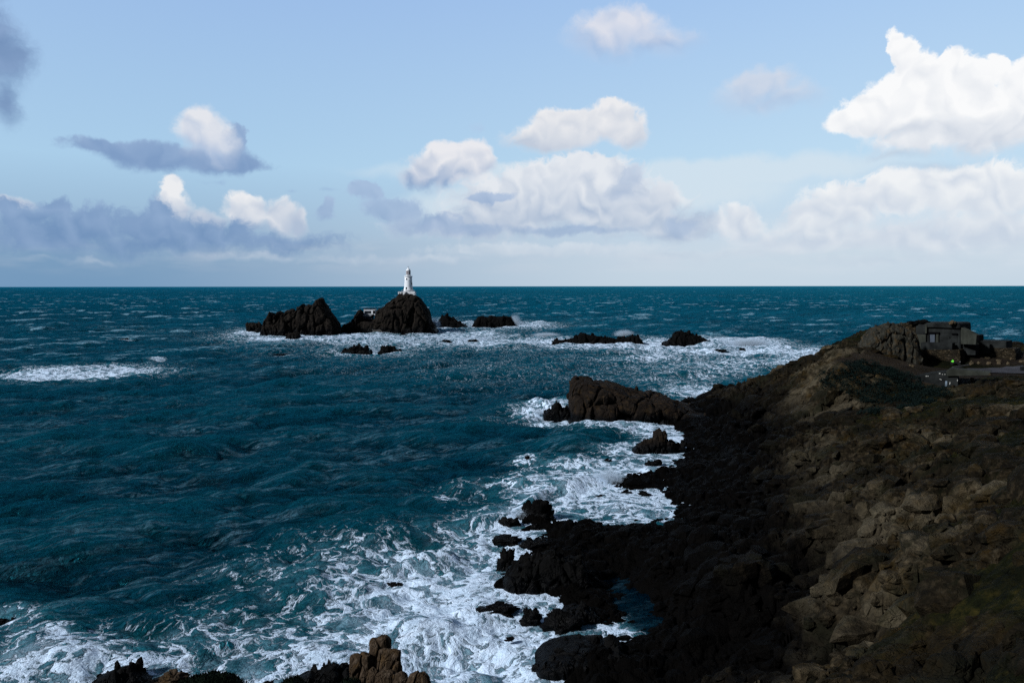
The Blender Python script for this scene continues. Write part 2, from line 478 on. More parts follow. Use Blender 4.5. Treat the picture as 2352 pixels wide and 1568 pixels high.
# ------------------------------------------------------------------ headland height
# (photo x, photo y, height): where the ground at that place in the view stands that high
HP = [(1618,896,4),(1655,884,6),(1700,882,7),(1780,878,9),(1830,853,12),(1900,814,15.5),(1945,803,17),(1990,762,19.5),(2050,745,21),
 (2100,800,16),(2000,832,15),(2100,834,13.4),(2200,832,13.3),(2300,826,14),(2352,834,13.5),(2450,834,13.5),(2352,800,16),(2260,800,16),
 (2200,850,13),(2352,850,13),(2352,864,12.8),(2450,860,12.8),(2100,900,10.8),(2000,900,11),(2160,893,11),(2240,893,12),
 (1900,850,13.5),(1850,900,9.5),(1950,860,14),(1950,900,11),(2000,950,10.5),(1800,950,6),(1700,950,4),(1640,960,1.5),(1575,926,2.5),(1595,917,3.2),(1612,903,3.2),(1590,960,1.6),(1570,985,.7),(1605,990,1.2),(1600,1015,.7),(1575,1032,.4),(1540,1062,.5),(1590,1050,1.3),(1545,950,2),
 (1610,1050,0.6),(1700,1050,3),(1800,1050,6),(1900,1050,8),(2000,1050,9.5),(2100,1000,11),(2200,1000,12.3),(2352,900,13.2),(2200,920,12.2),(2300,880,13),
 (2352,950,14),(2352,1000,14.6),(2352,1100,14.8),(2200,1100,12.6),(2100,1100,11),(2000,1100,9.3),(1850,1100,5.5),(1700,1100,2.5),(1560,1105,.8),(1480,1100,1.6),(1432,1098,1.2),(1395,1098,-1.4),
 (1560,1120,1.3),(1560,1150,.3),(1520,1150,-.3),(1500,1185,-.3),(1560,1195,.2),(1540,1170,-.4),(1600,1165,1.2),(1490,1130,-.3),
 (1600,1190,1.2),(1700,1200,2.8),(1800,1200,4.8),(1900,1200,6.8),(2000,1200,8.8),(2100,1200,10.5),(2200,1200,12.6),(2352,1200,15),
 (1270,1165,-.2),(1300,1195,1.1),(1240,1172,1.0),(1350,1210,1.4),(1300,1240,1.0),(1250,1225,-.1),(1400,1210,1.5),(1400,1250,1.1),(1500,1220,1.5),(1215,1250,.2),(1450,1190,-.2),(1180,1300,-1.2),(1150,1290,-2.2),
 (1240,1290,1.2),(1190,1330,.8),(1250,1320,1.4),(1320,1310,1.2),(1300,1350,1.0),(1230,1360,-.6),(1380,1360,.4),(1270,1390,-.8),(1350,1420,.7),(1310,1440,-.5),(1390,1470,-1.0),(1300,1470,-1.5),
 (1445,1340,-.5),(1472,1380,-.8),(1492,1410,-.7),(1525,1440,-.3),(1410,1300,.2),(1400,1430,.5),(1360,1400,.8),(1480,1300,1.6),(1560,1300,2.4),(1500,1370,.6),(1540,1400,1.5),
 (1700,1300,5),(1800,1300,6.2),(1880,1290,5.5),(1920,1320,3.8),(1950,1270,8.0),(2000,1300,10),(2050,1200,9.8),(2100,1300,12.3),(2200,1300,14),(2352,1300,17),
 (1880,1380,3.2),(1750,1400,3.6),(1600,1400,2.6),(1500,1450,1.2),(1440,1470,.2),(1440,1495,.8),(1650,1500,1.5),(1450,1520,1.6),(1380,1490,1.2),(1290,1500,.9),(1260,1510,.3),(1235,1525,-.8),(1400,1550,1.8),(1600,1550,3.2),(1300,1555,.4),(1280,1568,-.8),
 (1950,1400,8),(1850,1450,6),(1750,1520,6),(1700,1568,7.5),(1850,1568,12),(1950,1500,11),(2100,1400,13.5),(2250,1400,16),(2352,1400,18),(2352,1500,19.5),(2200,1500,17),(2100,1568,17.3),(2352,1560,20.5),
 (560,1566,-.6),(700,1560,-.4),(780,1562,.3),(640,1566,.2)]
hp = np.array(HP, float)
XYZ = at_z(hp[:, 0], hp[:, 1], hp[:, 2])
# places outside the picture: behind the skyline, below the frame, to the right, behind the viewer
EX = [(0,0,29.1),(-4,0,29),(5,0,29.2),(0,8,25.2),(0,18,15.5),(0,28,8.2),(-5,29,12.0),(-7,15.5,20.8),(-3,33,9.5),(0,38,3.0),(4,46,0.6),(-12,10,22),(-14,22,11),(-15,34,4.2),(-16,44,.8),(-25,40,1),(-30,20,9),
 (-28,48,-1.5),(-8,50,-.4),(-45,30,1.0),(-60,35,-3),(-50,5,12),(-90,0,-3),(-120,-60,-4),(-40,-40,25),(0,-30,30),(40,-30,31),(0,-120,32),(120,-80,32),(-200,-200,-6),(120,30,28),(200,100,25),
 (8,14,24),(14,15,25),(20,10,27.5),(40,20,27.5),(35,42,20.5),(60,60,19.5),(80,95,17),(105,140,14.5),(135,175,13.5),(150,215,10),(120,235,2),(110,215,9),(90,215,6),(80,225,-2),(60,210,-3),(45,205,-2),(150,260,-5),(200,260,-2),(230,200,12),
 (300,100,22),(300,300,-5),(50,222,-2),(20,52,2.5),(12,54,1.4),(10,48,2.0),(18,44,7),(-5,62,-4),(-40,62,-4),(-20,90,-6),(-60,60,-6),(-10,130,-6),(-80,120,-8),(10,110,-3.0),(6,150,-6),(40,260,-6),(0,220,-8),(-100,220,-9),(-200,100,-9),(14,128,-2.5),(24,140,-2),(30,170,-2.5),(-300,300,-10),(300,420,-10),(0,420,-10)]
XYZ = np.concatenate([XYZ, np.array(EX, float)])
for q in ((-6, 96, -1.8), (-3, 84, -2.2), (-6, 72, -2.5), (2, 62, -1.5), (-4, 106, -2.5), (8, 100, -1.5)):
    XYZ = np.concatenate([XYZ, np.array([q], float)])

def tps_fit(P, z, lam=0.02):
    n = len(P); S = 50.0
    p = P / S
    d2 = ((p[:, None] - p[None]) ** 2).sum(-1)
    K = np.where(d2 > 0, d2 * np.log(np.maximum(d2, 1e-12)) * .5, 0) + np.eye(n) * lam
    Q = np.concatenate([np.ones((n, 1)), p], 1)
    A = np.block([[K, Q], [Q.T, np.zeros((3, 3))]])
    w = np.linalg.solve(A, np.concatenate([z, np.zeros(3)]))
    return p, w, S
_tp = tps_fit(XYZ[:, :2], XYZ[:, 2], 0.0015)

def tps(x, y):
    p, w, S = _tp
    sh = x.shape; x = x.ravel() / S; y = y.ravel() / S
    r = w[-3] + w[-2] * x + w[-1] * y
    for i in range(len(p)):
        d2 = (x - p[i, 0]) ** 2 + (y - p[i, 1]) ** 2
        r = r + w[i] * .5 * d2 * np.log(np.maximum(d2, 1e-12))
    return r.reshape(sh)

def base_h(x, y):
    return np.clip(tps(x, y), -10, 34)

# masks set by place in the world
def spot(x, y, px, py, z, rx, ry, rot=0.0):
    c = at_z(px, py, z)
    ex, ey = x - c[0], y - c[1]
    cr, sr = math.cos(rot), math.sin(rot)
    return np.exp(-(((ex * cr + ey * sr) / rx) ** 2 + ((-ex * sr + ey * cr) / ry) ** 2))

def rock_masks(x, y, h):
    veg = np.clip(fbm(x / 12, y / 12, s=41, o=5, g=.6) * 1.7 + 0.35, 0, 1) * np.clip((h - 9) / 4, 0, 1)
    for (px, py, z, rx, ry, a) in ((2230, 860, 12.5, 24, 13, 1.0), (2250, 830, 13.5, 30, 12, 1.0), (2030, 880, 12, 13, 14, 1.0), (2200, 940, 12, 22, 12, .9), (2352, 1000, 14.5, 14, 20, .6), (2352, 1150, 15, 8, 8, .7),
                                   (2310, 1300, 17, 4.5, 7, 1.0), (2320, 1450, 19, 5, 6, 1.1), (2200, 1540, 18, 3, 3, 1.0), (2100, 960, 11, 14, 10, .5), (2060, 850, 13.5, 10, 8, 1.0)):
        veg = np.maximum(veg, a * spot(x, y, px, py, z, rx, ry))
    for (px, py, z, rx, ry, a) in ((2120, 1330, 12.5, 9, 6, 1.2), (1960, 850, 13, 7, 12, .7), (1900, 900, 10, 14, 12, .9), (2080, 1000, 11, 12, 14, .7), (2250, 960, 12.5, 14, 4, .7), (2100, 1500, 15, 5, 5, .8), (2000, 790, 18, 9, 12, 1.2)):
        veg = veg * (1 - np.minimum(1, a * spot(x, y, px, py, z, rx, ry)))
    d = np.hypot(x, y)
    veg = np.where(d < 14, np.maximum(veg, .8), veg)
    return np.clip(veg, 0, 1)

def flat_mask(x, y):                         # road, yard and paths lie smooth
    f = 0 * x
    for (px, py, z, rx, ry) in ((2280, 851, 13, 17, 7), (2120, 838, 13.8, 12, 5), (2010, 830, 15, 8, 4), (2330, 829, 13.7, 9, 5), (2150, 882, 11, 9, 4)):
        f = np.maximum(f, spot(x, y, px, py, z, rx, ry))
    return np.clip(f * 1.6, 0, 1)

def land_h(x, y):
    h = base_h(x, y)
    d = np.hypot(x, y)
    # the ground stays under the foot of the view close by
    near = np.clip(1 - (d - 18) / 26, 0, 1) * (y > -4)
    lim = EYE - 1.7 - .57 * np.maximum(y, 0) + np.maximum(np.abs(x - 2) - 5, 0) * .02 + np.maximum(x / np.maximum(y, 1) - .62, 0) * y * .6
    h = h - near * np.maximum(h - lim + .9, 0)
    veg = rock_masks(x, y, h)
    flat = flat_mask(x, y)
    rough = (1 - 0.82 * veg) * (1 - flat)
    wx = x + 1.5 * fbm(x / 6, y / 6, s=1, o=2); wy = y + 1.5 * fbm(x / 6, y / 6, s=2, o=2)
    # joints run up to the right, as on the real slope
    ca, sa = math.cos(0.55), math.sin(0.55)
    u, v = wx * ca + wy * sa, -wx * sa + wy * ca
    amp = np.clip((h + 2.5) / 6, 0.5, 1.0) * np.clip((d - 8) / 24, .12, 1)
    sel = np.clip(fbm(x / 9, y / 9, s=61, o=3) * 1.6 + .6, .25, 1.3)
    n = 0.9 * fbm(x / 16, y / 16, s=3, o=4) + 1.5 * blocks(u / 10, v / 5.5, 11, .5) + .95 * blocks(u / 4.2, v / 2.4, 12, .7) + sel * 0.75 * blocks(u / 1.9, v / 1.2, 13, .8)
    n = n + sel * 0.34 * blocks(u / .75, v / .55, 14, .8) - .4
    low = np.clip(1 - np.abs(h - .5) / 2.2, 0, 1)     # wave-cut reef: strips and gullies
    n2 = 1.3 * fbm(u / 6, v / 2.4, s=5, o=4, ridged=True) - .55 + 1.5 * blocks(u / 3.4, v / 1.6, 21, .7) + .75 * blocks(u / 1.3, v / .8, 22, .8)
    n = n * (1 - .75 * low) + n2 * .75 * low
    h2 = h + amp * rough * n + (1 - rough) * (.12 * fbm(x / 2.5, y / 2.5, s=31, o=3) * (1 - flat))
    h2 = h2 + veg * .35 * np.clip(fbm(x / 1.2, y / 1.2, s=33, o=3), -.3, 1) * (1 - flat)
    return h2, veg, flat
# ------------------------------------------------------------------ headland mesh
def polar(az0, az1, naz, r0, r1, nr, y0=0.0):
    a = np.radians(np.linspace(az0, az1, naz))
    r = np.geomspace(r0, r1, nr)
    Rr, A = np.meshgrid(r, a, indexing='ij')
    return Rr * np.sin(A), Rr * np.cos(A)

def land_mat():
    m, n, b = new_mat('granite_heath')
    geo = n.new('ShaderNodeNewGeometry')
    pos = geo.outputs['Position']
    veg = n.new('ShaderNodeAttribute', attribute_name='veg').outputs['Fac']
    flat = n.new('ShaderNodeAttribute', attribute_name='flat').outputs['Fac']
    z = n.sep(pos)[2]
    n1 = n.noise(pos, 0.22, 6, 0.6)
    n2 = n.noise(pos, 1.7, 5, 0.65)
    n3 = n.noise(pos, 0.09, 4, 0.6)
    n4 = n.noise(pos, 7.0, 4, 0.7)
    rock = n.ramp(n2, [(0.3, (.0025, .0018, .001)), (0.5, (.020, .0145, .0074)), (0.72, (.095, .070, .040))])
    rock = n.mix(n.ss(n1, .45, .62), rock, (.019, .018, .0095))
    lich = n.m('MULTIPLY', n.m('MULTIPLY', n.ss(n.noise(pos, .55, 5, .65), .52, .66), n.ss(n3, .38, .6)), n.ss(z, 5, 10))
    rock = n.mix(n.m('MULTIPLY', lich, .8), rock, (.050, .027, .004))
    rock = n.mix(n.ss(n4, .60, .74, 0, .6), rock, (.085, .08, .066))
    sa_ = n.m('ADD', n.m('MULTIPLY', n.sep(pos)[0], .85), n.m('MULTIPLY', n.sep(pos)[1], .52))
    sb_ = n.m('ADD', n.m('MULTIPLY', n.sep(pos)[0], -.52), n.m('MULTIPLY', n.sep(pos)[1], .85))
    strat = n.noise(n.xyz(n.m('MULTIPLY', sa_, .09), n.m('MULTIPLY', sb_, .38), n.m('MULTIPLY', z, .3)), 1.0, 6, .68)
    rock = n.mix(n.m('MULTIPLY', n.ss(strat, .52, .62), n.ss(z, 8, 12, 0, .7)), rock, n.mix(n2, (.010, .0075, .0025), (.066, .040, .010)))
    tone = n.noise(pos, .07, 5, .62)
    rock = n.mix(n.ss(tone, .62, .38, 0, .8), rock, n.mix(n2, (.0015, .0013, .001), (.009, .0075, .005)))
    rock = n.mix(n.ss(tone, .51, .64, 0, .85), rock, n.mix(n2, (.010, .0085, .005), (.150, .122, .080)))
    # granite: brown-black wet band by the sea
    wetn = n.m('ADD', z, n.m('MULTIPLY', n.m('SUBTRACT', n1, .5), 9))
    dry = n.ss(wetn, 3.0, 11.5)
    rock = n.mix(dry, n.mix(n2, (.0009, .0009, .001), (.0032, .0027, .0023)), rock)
    vg = n.ramp(n.noise(pos, 1.1, 6, .7), [(0.3, (.0012, .0016, .0009)), (0.5, (.008, .0088, .0026)), (0.64, (.026, .021, .0052)), (.8, (.048, .035, .010))])
    vg = n.mix(n.ss(veg, .72, .95, 0, .85), vg, n.mix(n2, (.0012, .0018, .0010), (.0045, .0052, .0024)))
    c = n.mix(n.ss(n.m('ADD', veg, n.m('MULTIPLY', n.m('SUBTRACT', n4, .5), .5)), .3, .6), rock, vg)
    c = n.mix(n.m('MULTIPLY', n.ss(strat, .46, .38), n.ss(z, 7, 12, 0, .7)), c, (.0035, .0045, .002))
    dirt = n.ramp(n.noise(pos, 2.5, 4, .6), [(0.3, (.010, .007, .005)), (.7, (.028, .021, .016))])
    c = n.mix(n.m('MULTIPLY', n.ss(n.m('ADD', flat, n.m('MULTIPLY', n.m('SUBTRACT', n2, .5), .5)), .35, .7), .8), c, dirt)
    n.put(b.inputs['Base Color'], c)
    n.put(b.inputs['Roughness'], n.lin(dry, 0, 1, .6, .88))
    n.put(b.inputs['Specular IOR Level'], n.lin(dry, 0, 1, .015, .04))
    bump = n.new('ShaderNodeBump')
    bump.inputs['Strength'].default_value = .8
    bump.inputs['Distance'].default_value = .6
    wp = n.v('MULTIPLY_ADD', n.v('SUBTRACT', n.noise(pos, .9, 3, .6, out=1), (.5, .5, .5)), (1.6, 1.6, 1.6), pos)
    cr = n.vor(n.v('MULTIPLY', wp, (1, .7, 1.6)), .8, 'DISTANCE_TO_EDGE')
    hgt = n.m('ADD', n.m('MULTIPLY', n.ss(cr, 0, .05), n.lin(n1, .4, .6, .0, .3)), n.m('ADD', n.m('MULTIPLY', n4, .35), n.m('MULTIPLY', n2, .9)))
    n.put(bump.inputs['Height'], hgt)
    n.l.new(bump.outputs[0], b.inputs['Normal'])
    return m
M_LAND = land_mat()

def rock_mat(name, dark, mid, light, wet_h, lichen=0.0, sc=1.0, wetc=(.0018, .0018, .002)):
    m, n, b = new_mat(name)
    geo = n.new('ShaderNodeNewGeometry')
    pos = geo.outputs['Position']
    z = n.sep(pos)[2]
    q = n.v('MULTIPLY', pos, (1, 1, .55))
    n1 = n.noise(q, .25 * sc, 6, .62)
    n2 = n.noise(q, 1.3 * sc, 6, .65)
    c = n.ramp(n2, [(.28, dark), (.52, mid), (.78, light)])
    c = n.mix(n.ss(n1, .4, .65, 0, .6), c, mid)
    if lichen:
        c = n.mix(n.m('MULTIPLY', n.ss(n.noise(pos, .8 * sc, 5, .6), .5, .66), lichen), c, (.09, .05, .014))
    wet = n.ss(n.m('ADD', z, n.m('MULTIPLY', n.m('SUBTRACT', n1, .5), wet_h)), wet_h * .35, wet_h)
    c = n.mix(wet, wetc, c)
    n.put(b.inputs['Base Color'], c)
    n.put(b.inputs['Roughness'], n.lin(wet, 0, 1, .45, .85))
    b.inputs['Specular IOR Level'].default_value = .06
    bump = n.new('ShaderNodeBump')
    bump.inputs['Strength'].default_value = .9
    bump.inputs['Distance'].default_value = .45 / sc
    wp = n.v('MULTIPLY_ADD', n.v('SUBTRACT', n.noise(q, .8 * sc, 3, .6, out=1), (.5, .5, .5)), (2.2 / sc, 2.2 / sc, 2.2 / sc), q)
    cr = n.vor(wp, .5 * sc, 'DISTANCE_TO_EDGE')
    n.put(bump.inputs['Height'], n.m('ADD', n.m('MULTIPLY', n.ss(cr, 0, .05), .3), n2))
    n.l.new(bump.outputs[0], b.inputs['Normal'])
    return m
M_ISLE = rock_mat('dark_island_granite', (.002, .0018, .0015), (.011, .0088, .007), (.044, .033, .025), 5.0, sc=.6)
M_STACK = rock_mat('brown_sea_granite', (.003, .002, .0016), (.011, .008, .006), (.030, .020, .013), 3.0, lichen=.15)
M_REEF = rock_mat('wet_black_granite', (.0008, .0008, .0008), (.0025, .0024, .0023), (.008, .007, .006), 2.0)
M_BOULD = rock_mat('tan_granite', (.03, .024, .016), (.075, .058, .036), (.13, .10, .062), .1, lichen=.3, sc=1.6, wetc=(.03, .024, .016))
M_PINN = rock_mat('weathered_granite', (.006, .0045, .003), (.040, .027, .017), (.15, .115, .085), 1.0, lichen=.3, sc=3.2)

x, y = polar(-50, 66, 1250, 5, 330, 900)
x = x; y = y
h, veg, flat = land_h(x, y)
me = grid_mesh('headland', x, y, h, attrs={'veg': veg, 'flat': flat})
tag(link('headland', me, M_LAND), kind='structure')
x, y = polar(65.9, 310.1, 120, 5, 330, 70)
h, veg, flat = land_h(x, y)
tag(link('hinterland', grid_mesh('hinterland', x, y, h, attrs={'veg': veg * 0 + 1, 'flat': flat}), M_LAND), kind='structure')
a = np.radians(np.linspace(0, 360, 40)); rr = np.array([0, 5.05])
x = np.outer(rr, np.sin(a)); y = np.outer(rr, np.cos(a))
h, veg, flat = land_h(x, y)
tag(link('clifftop', grid_mesh('clifftop', x, y, h, attrs={'veg': veg * 0 + 1, 'flat': flat}), M_LAND), kind='structure')

# broken granite lying all over the slope and the reef
def scatter(n, az0, az1, r0, r1, s0, s1, seed, zlo=-1.2, pw=1.8):
    r = np.random.default_rng(seed)
    az = np.radians(r.uniform(az0, az1, n)); rad = np.exp(r.uniform(math.log(r0), math.log(r1), n))
    x, y = rad * np.sin(az), rad * np.cos(az)
    h0 = base_h(x, y)
    k = h0 > zlo; x, y, rad = x[k], y[k], rad[k]
    h, veg, flat = land_h(x, y)
    dens = np.clip(fbm(x / 7, y / 7, s=seed + 2, o=3) * 2.4 + .42, .02, 1)
    keep = (h > zlo) & (r.uniform(size=len(x)) < dens * (1 - .93 * veg) * (1 - flat)) & (h < 26)
    x, y, h, rad = x[keep], y[keep], h[keep], rad[keep]
    size = s0 + (s1 - s0) * r.uniform(size=len(x)) ** pw
    size = size * np.clip(rad / 70, .35, 1.2) * np.clip(.38 + h / 9, .38, 1)
    return np.stack([x, y, h - .25 * size], -1), size
Ps, Ss = [], []
for args in ((26000, -8, 58, 18, 300, .16, .8, 1), (9500, -8, 56, 24, 300, .5, 1.9, 2), (420, 5, 52, 45, 280, 1.4, 2.8, 3)):
    p, q = scatter(*args[:7], args[7]); Ps.append(p); Ss.append(q)
V_, F_, C_ = facet_blocks(np.concatenate(Ps), np.concatenate(Ss), 4, (1.35, .85, .62), ns=10, nr=6)
tag(link('broken_rock', raw_mesh('broken_rock', V_, F_, C_, attrs={'veg': np.zeros(len(V_)), 'flat': np.zeros(len(V_))}), M_LAND), kind='stuff')

# ------------------------------------------------------------------ rocks in the sea
ROCKS = []                                   # (x, y, half width, half depth) for the foam
def loft_rock(name, label, prof, base_py, depth, mat, amp=1.0, cell=4.0, seed=1, cat='rock', group=None, nx=None, nt=None, vert=1.0, sharp=.62, parent=None, d=None, zb=0.0, small=False, blocky=70, bs=1.0, notch=None):
    """prof: skyline of the rock in photo units, left to right; base_py: its waterline"""
    prof = np.array(prof, float)
    if d is None:
        d = at_z(prof[:, 0].mean(), base_py, 0)[1]
    if small:                                 # seen steeply: keep it short front to back
        tl = EYE / d
        depth = min(depth, .5 * (base_py - prof[:, 1].min()) / F * d / tl)
    dc = d + depth                            # crest in the middle of the rock
    pts = at_d(prof[:, 0], prof[:, 1], dc)
    xs, zs = pts[:, 0], np.maximum(pts[:, 2] - zb, .15)
    wdt = xs[-1] - xs[0]
    step = max(d / 1764 * 1.6, wdt / 260)
    nx = nx or int(max(14, min(230, wdt / step)))
    nt = nt or int(max(16, min(150, (zs.max() * 2.4 + depth) / step)))
    X = np.linspace(xs[0] - .25 * depth * .2, xs[-1] + .25 * depth * .2, nx)
    H = np.interp(X, xs, zs)
    e = np.clip(np.minimum(X - X[0], X[-1] - X) / (0.35 * depth + .08 * wdt), 0, 1)
    D = depth * (0.35 + .65 * np.sqrt(1 - (1 - e) ** 2))
    if notch:                                 # a bay cut into the near side
        nx0, nx1 = at_d(notch[0], 740, dc)[0], at_d(notch[1], 740, dc)[0]
        D = D * (1 - notch[2] * np.clip((X - nx0) / 2.5, 0, 1) * np.clip((nx1 - X) / 2.5, 0, 1))
    th = np.linspace(-.25, PI + .25, nt)
    T, XX = np.meshgrid(th, X, indexing='ij')
    HH, DD = np.broadcast_to(H, T.shape), np.broadcast_to(D, T.shape)
    c, s = np.cos(T), np.sin(T)
    Yl = dc - DD * np.sign(c) * np.abs(c) ** .8
    Zl = zb + np.where(s > 0, HH * np.abs(s) ** sharp, s * 4)
    # push the surface about in blocks
    f1, f2, cr, o = worley3(XX / cell + seed * 7.3, Yl / cell, Zl / (cell * 2.3), seed)
    k = cell * amp
    g = np.clip(np.minimum(HH / (cell * 1.2), 1), .12, 1)
    cr0 = np.clip((f2 - f1) / .2, 0, 1)
    out = -.34 * (1 - cr0) ** 2
    nrm_y = -np.sign(c) * np.abs(c); nrm_z = np.maximum(s, 0)
    a1 = (.5 * (cr[0] - .5) + out)
    f1, f2, cr, o = worley3(XX / (cell * .4) + seed, Yl / (cell * .4), Zl / (cell * .62), seed + 3)
    a2 = (.34 * (cr[0] - .5) - .14 * (1 - np.clip((f2 - f1) / .2, 0, 1)) ** 2)
    fb = fbm(XX / cell, Yl / cell, Zl / cell + .01, s=seed + 5, o=5)
    tot = k * g * (a1 + .4 * a2 + .16 * fb)
    YY = Yl + tot * nrm_y * 1.5
    ZZ = Zl + tot * (nrm_z * .55) * vert
    XX2 = XX + k * g * (.16 * (cr[1] - .5) + .16 * fbm(XX / cell, Yl / cell, Zl / cell + 9.1, s=seed + 8, o=3))
    if zb == 0: ROCKS.append((float(X.mean()), float(dc), float(wdt / 2 + 1), float(depth)))
    if blocky:
        r = np.random.default_rng(seed)
        k = r.random(XX2.shape) < min(1, blocky / XX2.size)
        k &= (ZZ > zb - .5) & (YY < dc + .6 * depth)
        if notch: k &= (XX2 < nx0 - 1) | (XX2 > nx1 + 1)
        Pb = np.stack([XX2[k], YY[k], ZZ[k]], -1)
        sz = bs * cell * (.14 + .30 * r.random(len(Pb)) ** 2) * np.clip((Pb[:, 2] - zb) / (cell * 1.2) + .35, .35, 1)
        Pb[:, 2] -= sz * .6; Pb[:, 1] += sz * .3
        Vb, Fb, Cb = facet_blocks(Pb, sz, seed, (.85, .8, 1.4), rz=0)
        nr_, nc_ = XX2.shape
        idx = np.arange(nr_ * nc_).reshape(nr_, nc_)
        q4 = np.stack([idx[:-1, :-1], idx[:-1, 1:], idx[1:, 1:], idx[1:, :-1]], -1).reshape(-1, 4)
        V_ = np.concatenate([np.stack([XX2, YY, ZZ], -1).reshape(-1, 3), Vb])
        me = raw_mesh(name, V_, np.concatenate([q4, Fb + nr_ * nc_]), Cb + nr_ * nc_, n_smooth=len(q4))
    else:
        me = grid_mesh(name, XX2, YY, ZZ, smooth=True)
    o = link(name, me, mat, parent)
    return tag(o, label, cat, group) if parent is None else o

# the lighthouse island: rock on its own, then the western crag and its neighbours
LH = [(786,757),(800,742),(815,735),(818,724),(822,714),(827,710),(832,715),(834,732),(862,733),(865,713),(870,709),(876,710),(880,706),(890,696),(903,688),(914,680),(917,677),(955,677),(962,681),(972,692),(978,706),(984,710),(987,726),(989,738),(997,745),(1004,757)]
loft_rock('lighthouse_rock', 'steep dark granite rock carrying the white lighthouse on its summit', LH, 766, 13, M_ISLE, .8, 6.5, 3, blocky=50, bs=.8, notch=(826, 872, .6))
loft_rock('rock', 'low dark rock shelf under the white house, beside the slipway', [(788,760),(797,750),(812,744),(830,738),(845,739),(862,740),(875,742),(890,746),(910,752),(925,762)], 766, 4.5, M_ISLE, .4, 3.5, 4, group='rocks standing in the sea', blocky=50, bs=.6)
SG = [(603,766),(607,746),(616,730),(621,716),(624,716),(629,727),(634,726),(640,713),(643,716),(647,722),(651,717),(655,726),(660,712),(672,710),(680,717),(686,708),(692,702),(697,699),(703,712),(706,702),(716,700),(722,700),(727,688),(735,684),(741,690),(746,697),(752,702),(753,714),(764,722),(770,730),(778,742),(782,760)]
loft_rock('rock_crag', 'jagged spiky dark rock crag standing left of the lighthouse island', SG, 770, 10, M_ISLE, .85, 5.5, 5, blocky=60, bs=.8)
loft_rock('rock', 'block of brown rock at the far left end of the island group', [(567,762),(568,745),(572,741),(590,741),(597,744),(603,752),(606,762)], 765, 4, M_ISLE, .5, 4, 6, group='rocks standing in the sea')
loft_rock('rock', 'small dark cube of rock in surf before the jagged crag', [(658,776),(660,767),(668,765),(683,765),(688,768),(689,777)], 782, 3, M_ISLE, .5, 3, 7, group='rocks standing in the sea')
loft_rock('rock', 'low pointed dark rock just right of the lighthouse island', [(994,750),(1003,742),(1010,733),(1018,726),(1027,724),(1036,729),(1048,736),(1060,742),(1072,748)], 750, 6, M_REEF, .5, 5, 8, group='rocks standing in the sea')
loft_rock('rock', 'flat topped dark islet with a white splash at its right end', [(1082,752),(1090,738),(1098,727),(1108,725),(1120,727),(1126,723),(1140,727),(1160,725),(1172,728),(1180,738),(1185,748)], 753, 8, M_REEF, .5, 5, 9, group='rocks standing in the sea')
loft_rock('rock', 'dark humped rock in open water below the lighthouse, the larger of a pair', [(787,808),(793,803),(805,800),(815,794),(822,791),(830,795),(838,799),(846,804),(853,808)], 813, 4, M_REEF, .6, 3.5, 10, group='rocks standing in the sea')
loft_rock('rock', 'small twin peaked dark rock in open water, the smaller of a pair', [(870,808),(876,801),(884,798),(892,797),(896,793),(902,797),(908,801),(912,802),(919,802),(921,806)], 811, 3, M_REEF, .6, 3, 11, group='rocks standing in the sea')
loft_rock('rock', 'long low reef rock with a central knob and a raised right end', [(1268,789),(1275,780),(1285,781),(1300,780),(1318,775),(1328,768),(1340,764),(1352,768),(1362,768),(1372,772),(1390,774),(1410,777),(1425,778),(1438,775),(1447,770),(1465,770),(1472,778),(1476,786)], 793, 5, M_REEF, .55, 4, 12, group='rocks standing in the sea')
loft_rock('rock', 'wedge shaped dark rock with a pointed right toe beside breaking surf', [(1522,786),(1535,782),(1545,776),(1549,764),(1556,760),(1570,762),(1585,766),(1600,770),(1603,774),(1615,776),(1624,780),(1628,784)], 792, 5, M_REEF, .5, 4, 13, group='rocks standing in the sea')
def lump_rock(name, label, px, py, w, hh, mat, seed, cat='rock', group=None, zb=0.0, pos=None, size=None, detail=1.0, nu=44, nv=26):
    if pos is None:
        c = at_z(px, py, zb)
        sc = c[1] / F
        rx = w * sc * .5
        rz = hh * sc * .86
        tl = EYE / c[1]
        ry = max(min(rx * .7, .5 * rz / tl), .25 * rx)
        rz = max(hh * sc - ry * tl * .8, .3 * hh * sc)
        cx_, cy_, cz_ = c[0], c[1] + ry * .8, zb
    else:
        (cx_, cy_, cz_), (rx, ry, rz) = pos, size
    th = np.linspace(0, 2 * PI, nu, endpoint=False); ph = np.linspace(-.5, PI / 2, nv)
    Pp, T = np.meshgrid(ph, th, indexing='ij')
    ux, uy, uz = np.cos(Pp) * np.cos(T), np.cos(Pp) * np.sin(T), np.sin(Pp)
    f1, f2, cr, o = worley3(ux * 1.5 + seed * 3.1, uy * 1.5 + seed, uz * 1.5 + .5, seed)
    g1, g2, cs, o2 = worley3(ux * 3.6 + seed, uy * 3.6 + seed * 2.2, uz * 3.6, seed + 4)
    r = 1 + .75 * (cr[0] - .5) - .25 * np.clip(1 - (f2 - f1) / .25, 0, 1) ** 2 + .30 * (cs[0] - .5) * detail + .18 * fbm(ux * 2, uy * 2, uz * 2 + 5, s=seed, o=4)
    r = r * (1 - .25 * (uz > .97))
    X = cx_ + rx * r * np.sign(ux) * np.abs(ux) ** .85; Y = cy_ + ry * r * np.sign(uy) * np.abs(uy) ** .85
    Z = cz_ + rz * r * np.sign(uz) * np.abs(uz) ** .8 * 1.05
    X[-1], Y[-1], Z[-1] = X[-2].mean(), Y[-2].mean(), Z[-2].max() * .6 + Z[-2].mean() * .4
    if zb == 0 and pos is None: ROCKS.append((float(cx_), float(cy_), float(rx), float(ry)))
    me = grid_mesh(name, X, Y, Z, wrap=True)
    return tag(link(name, me, mat), label, cat, group)

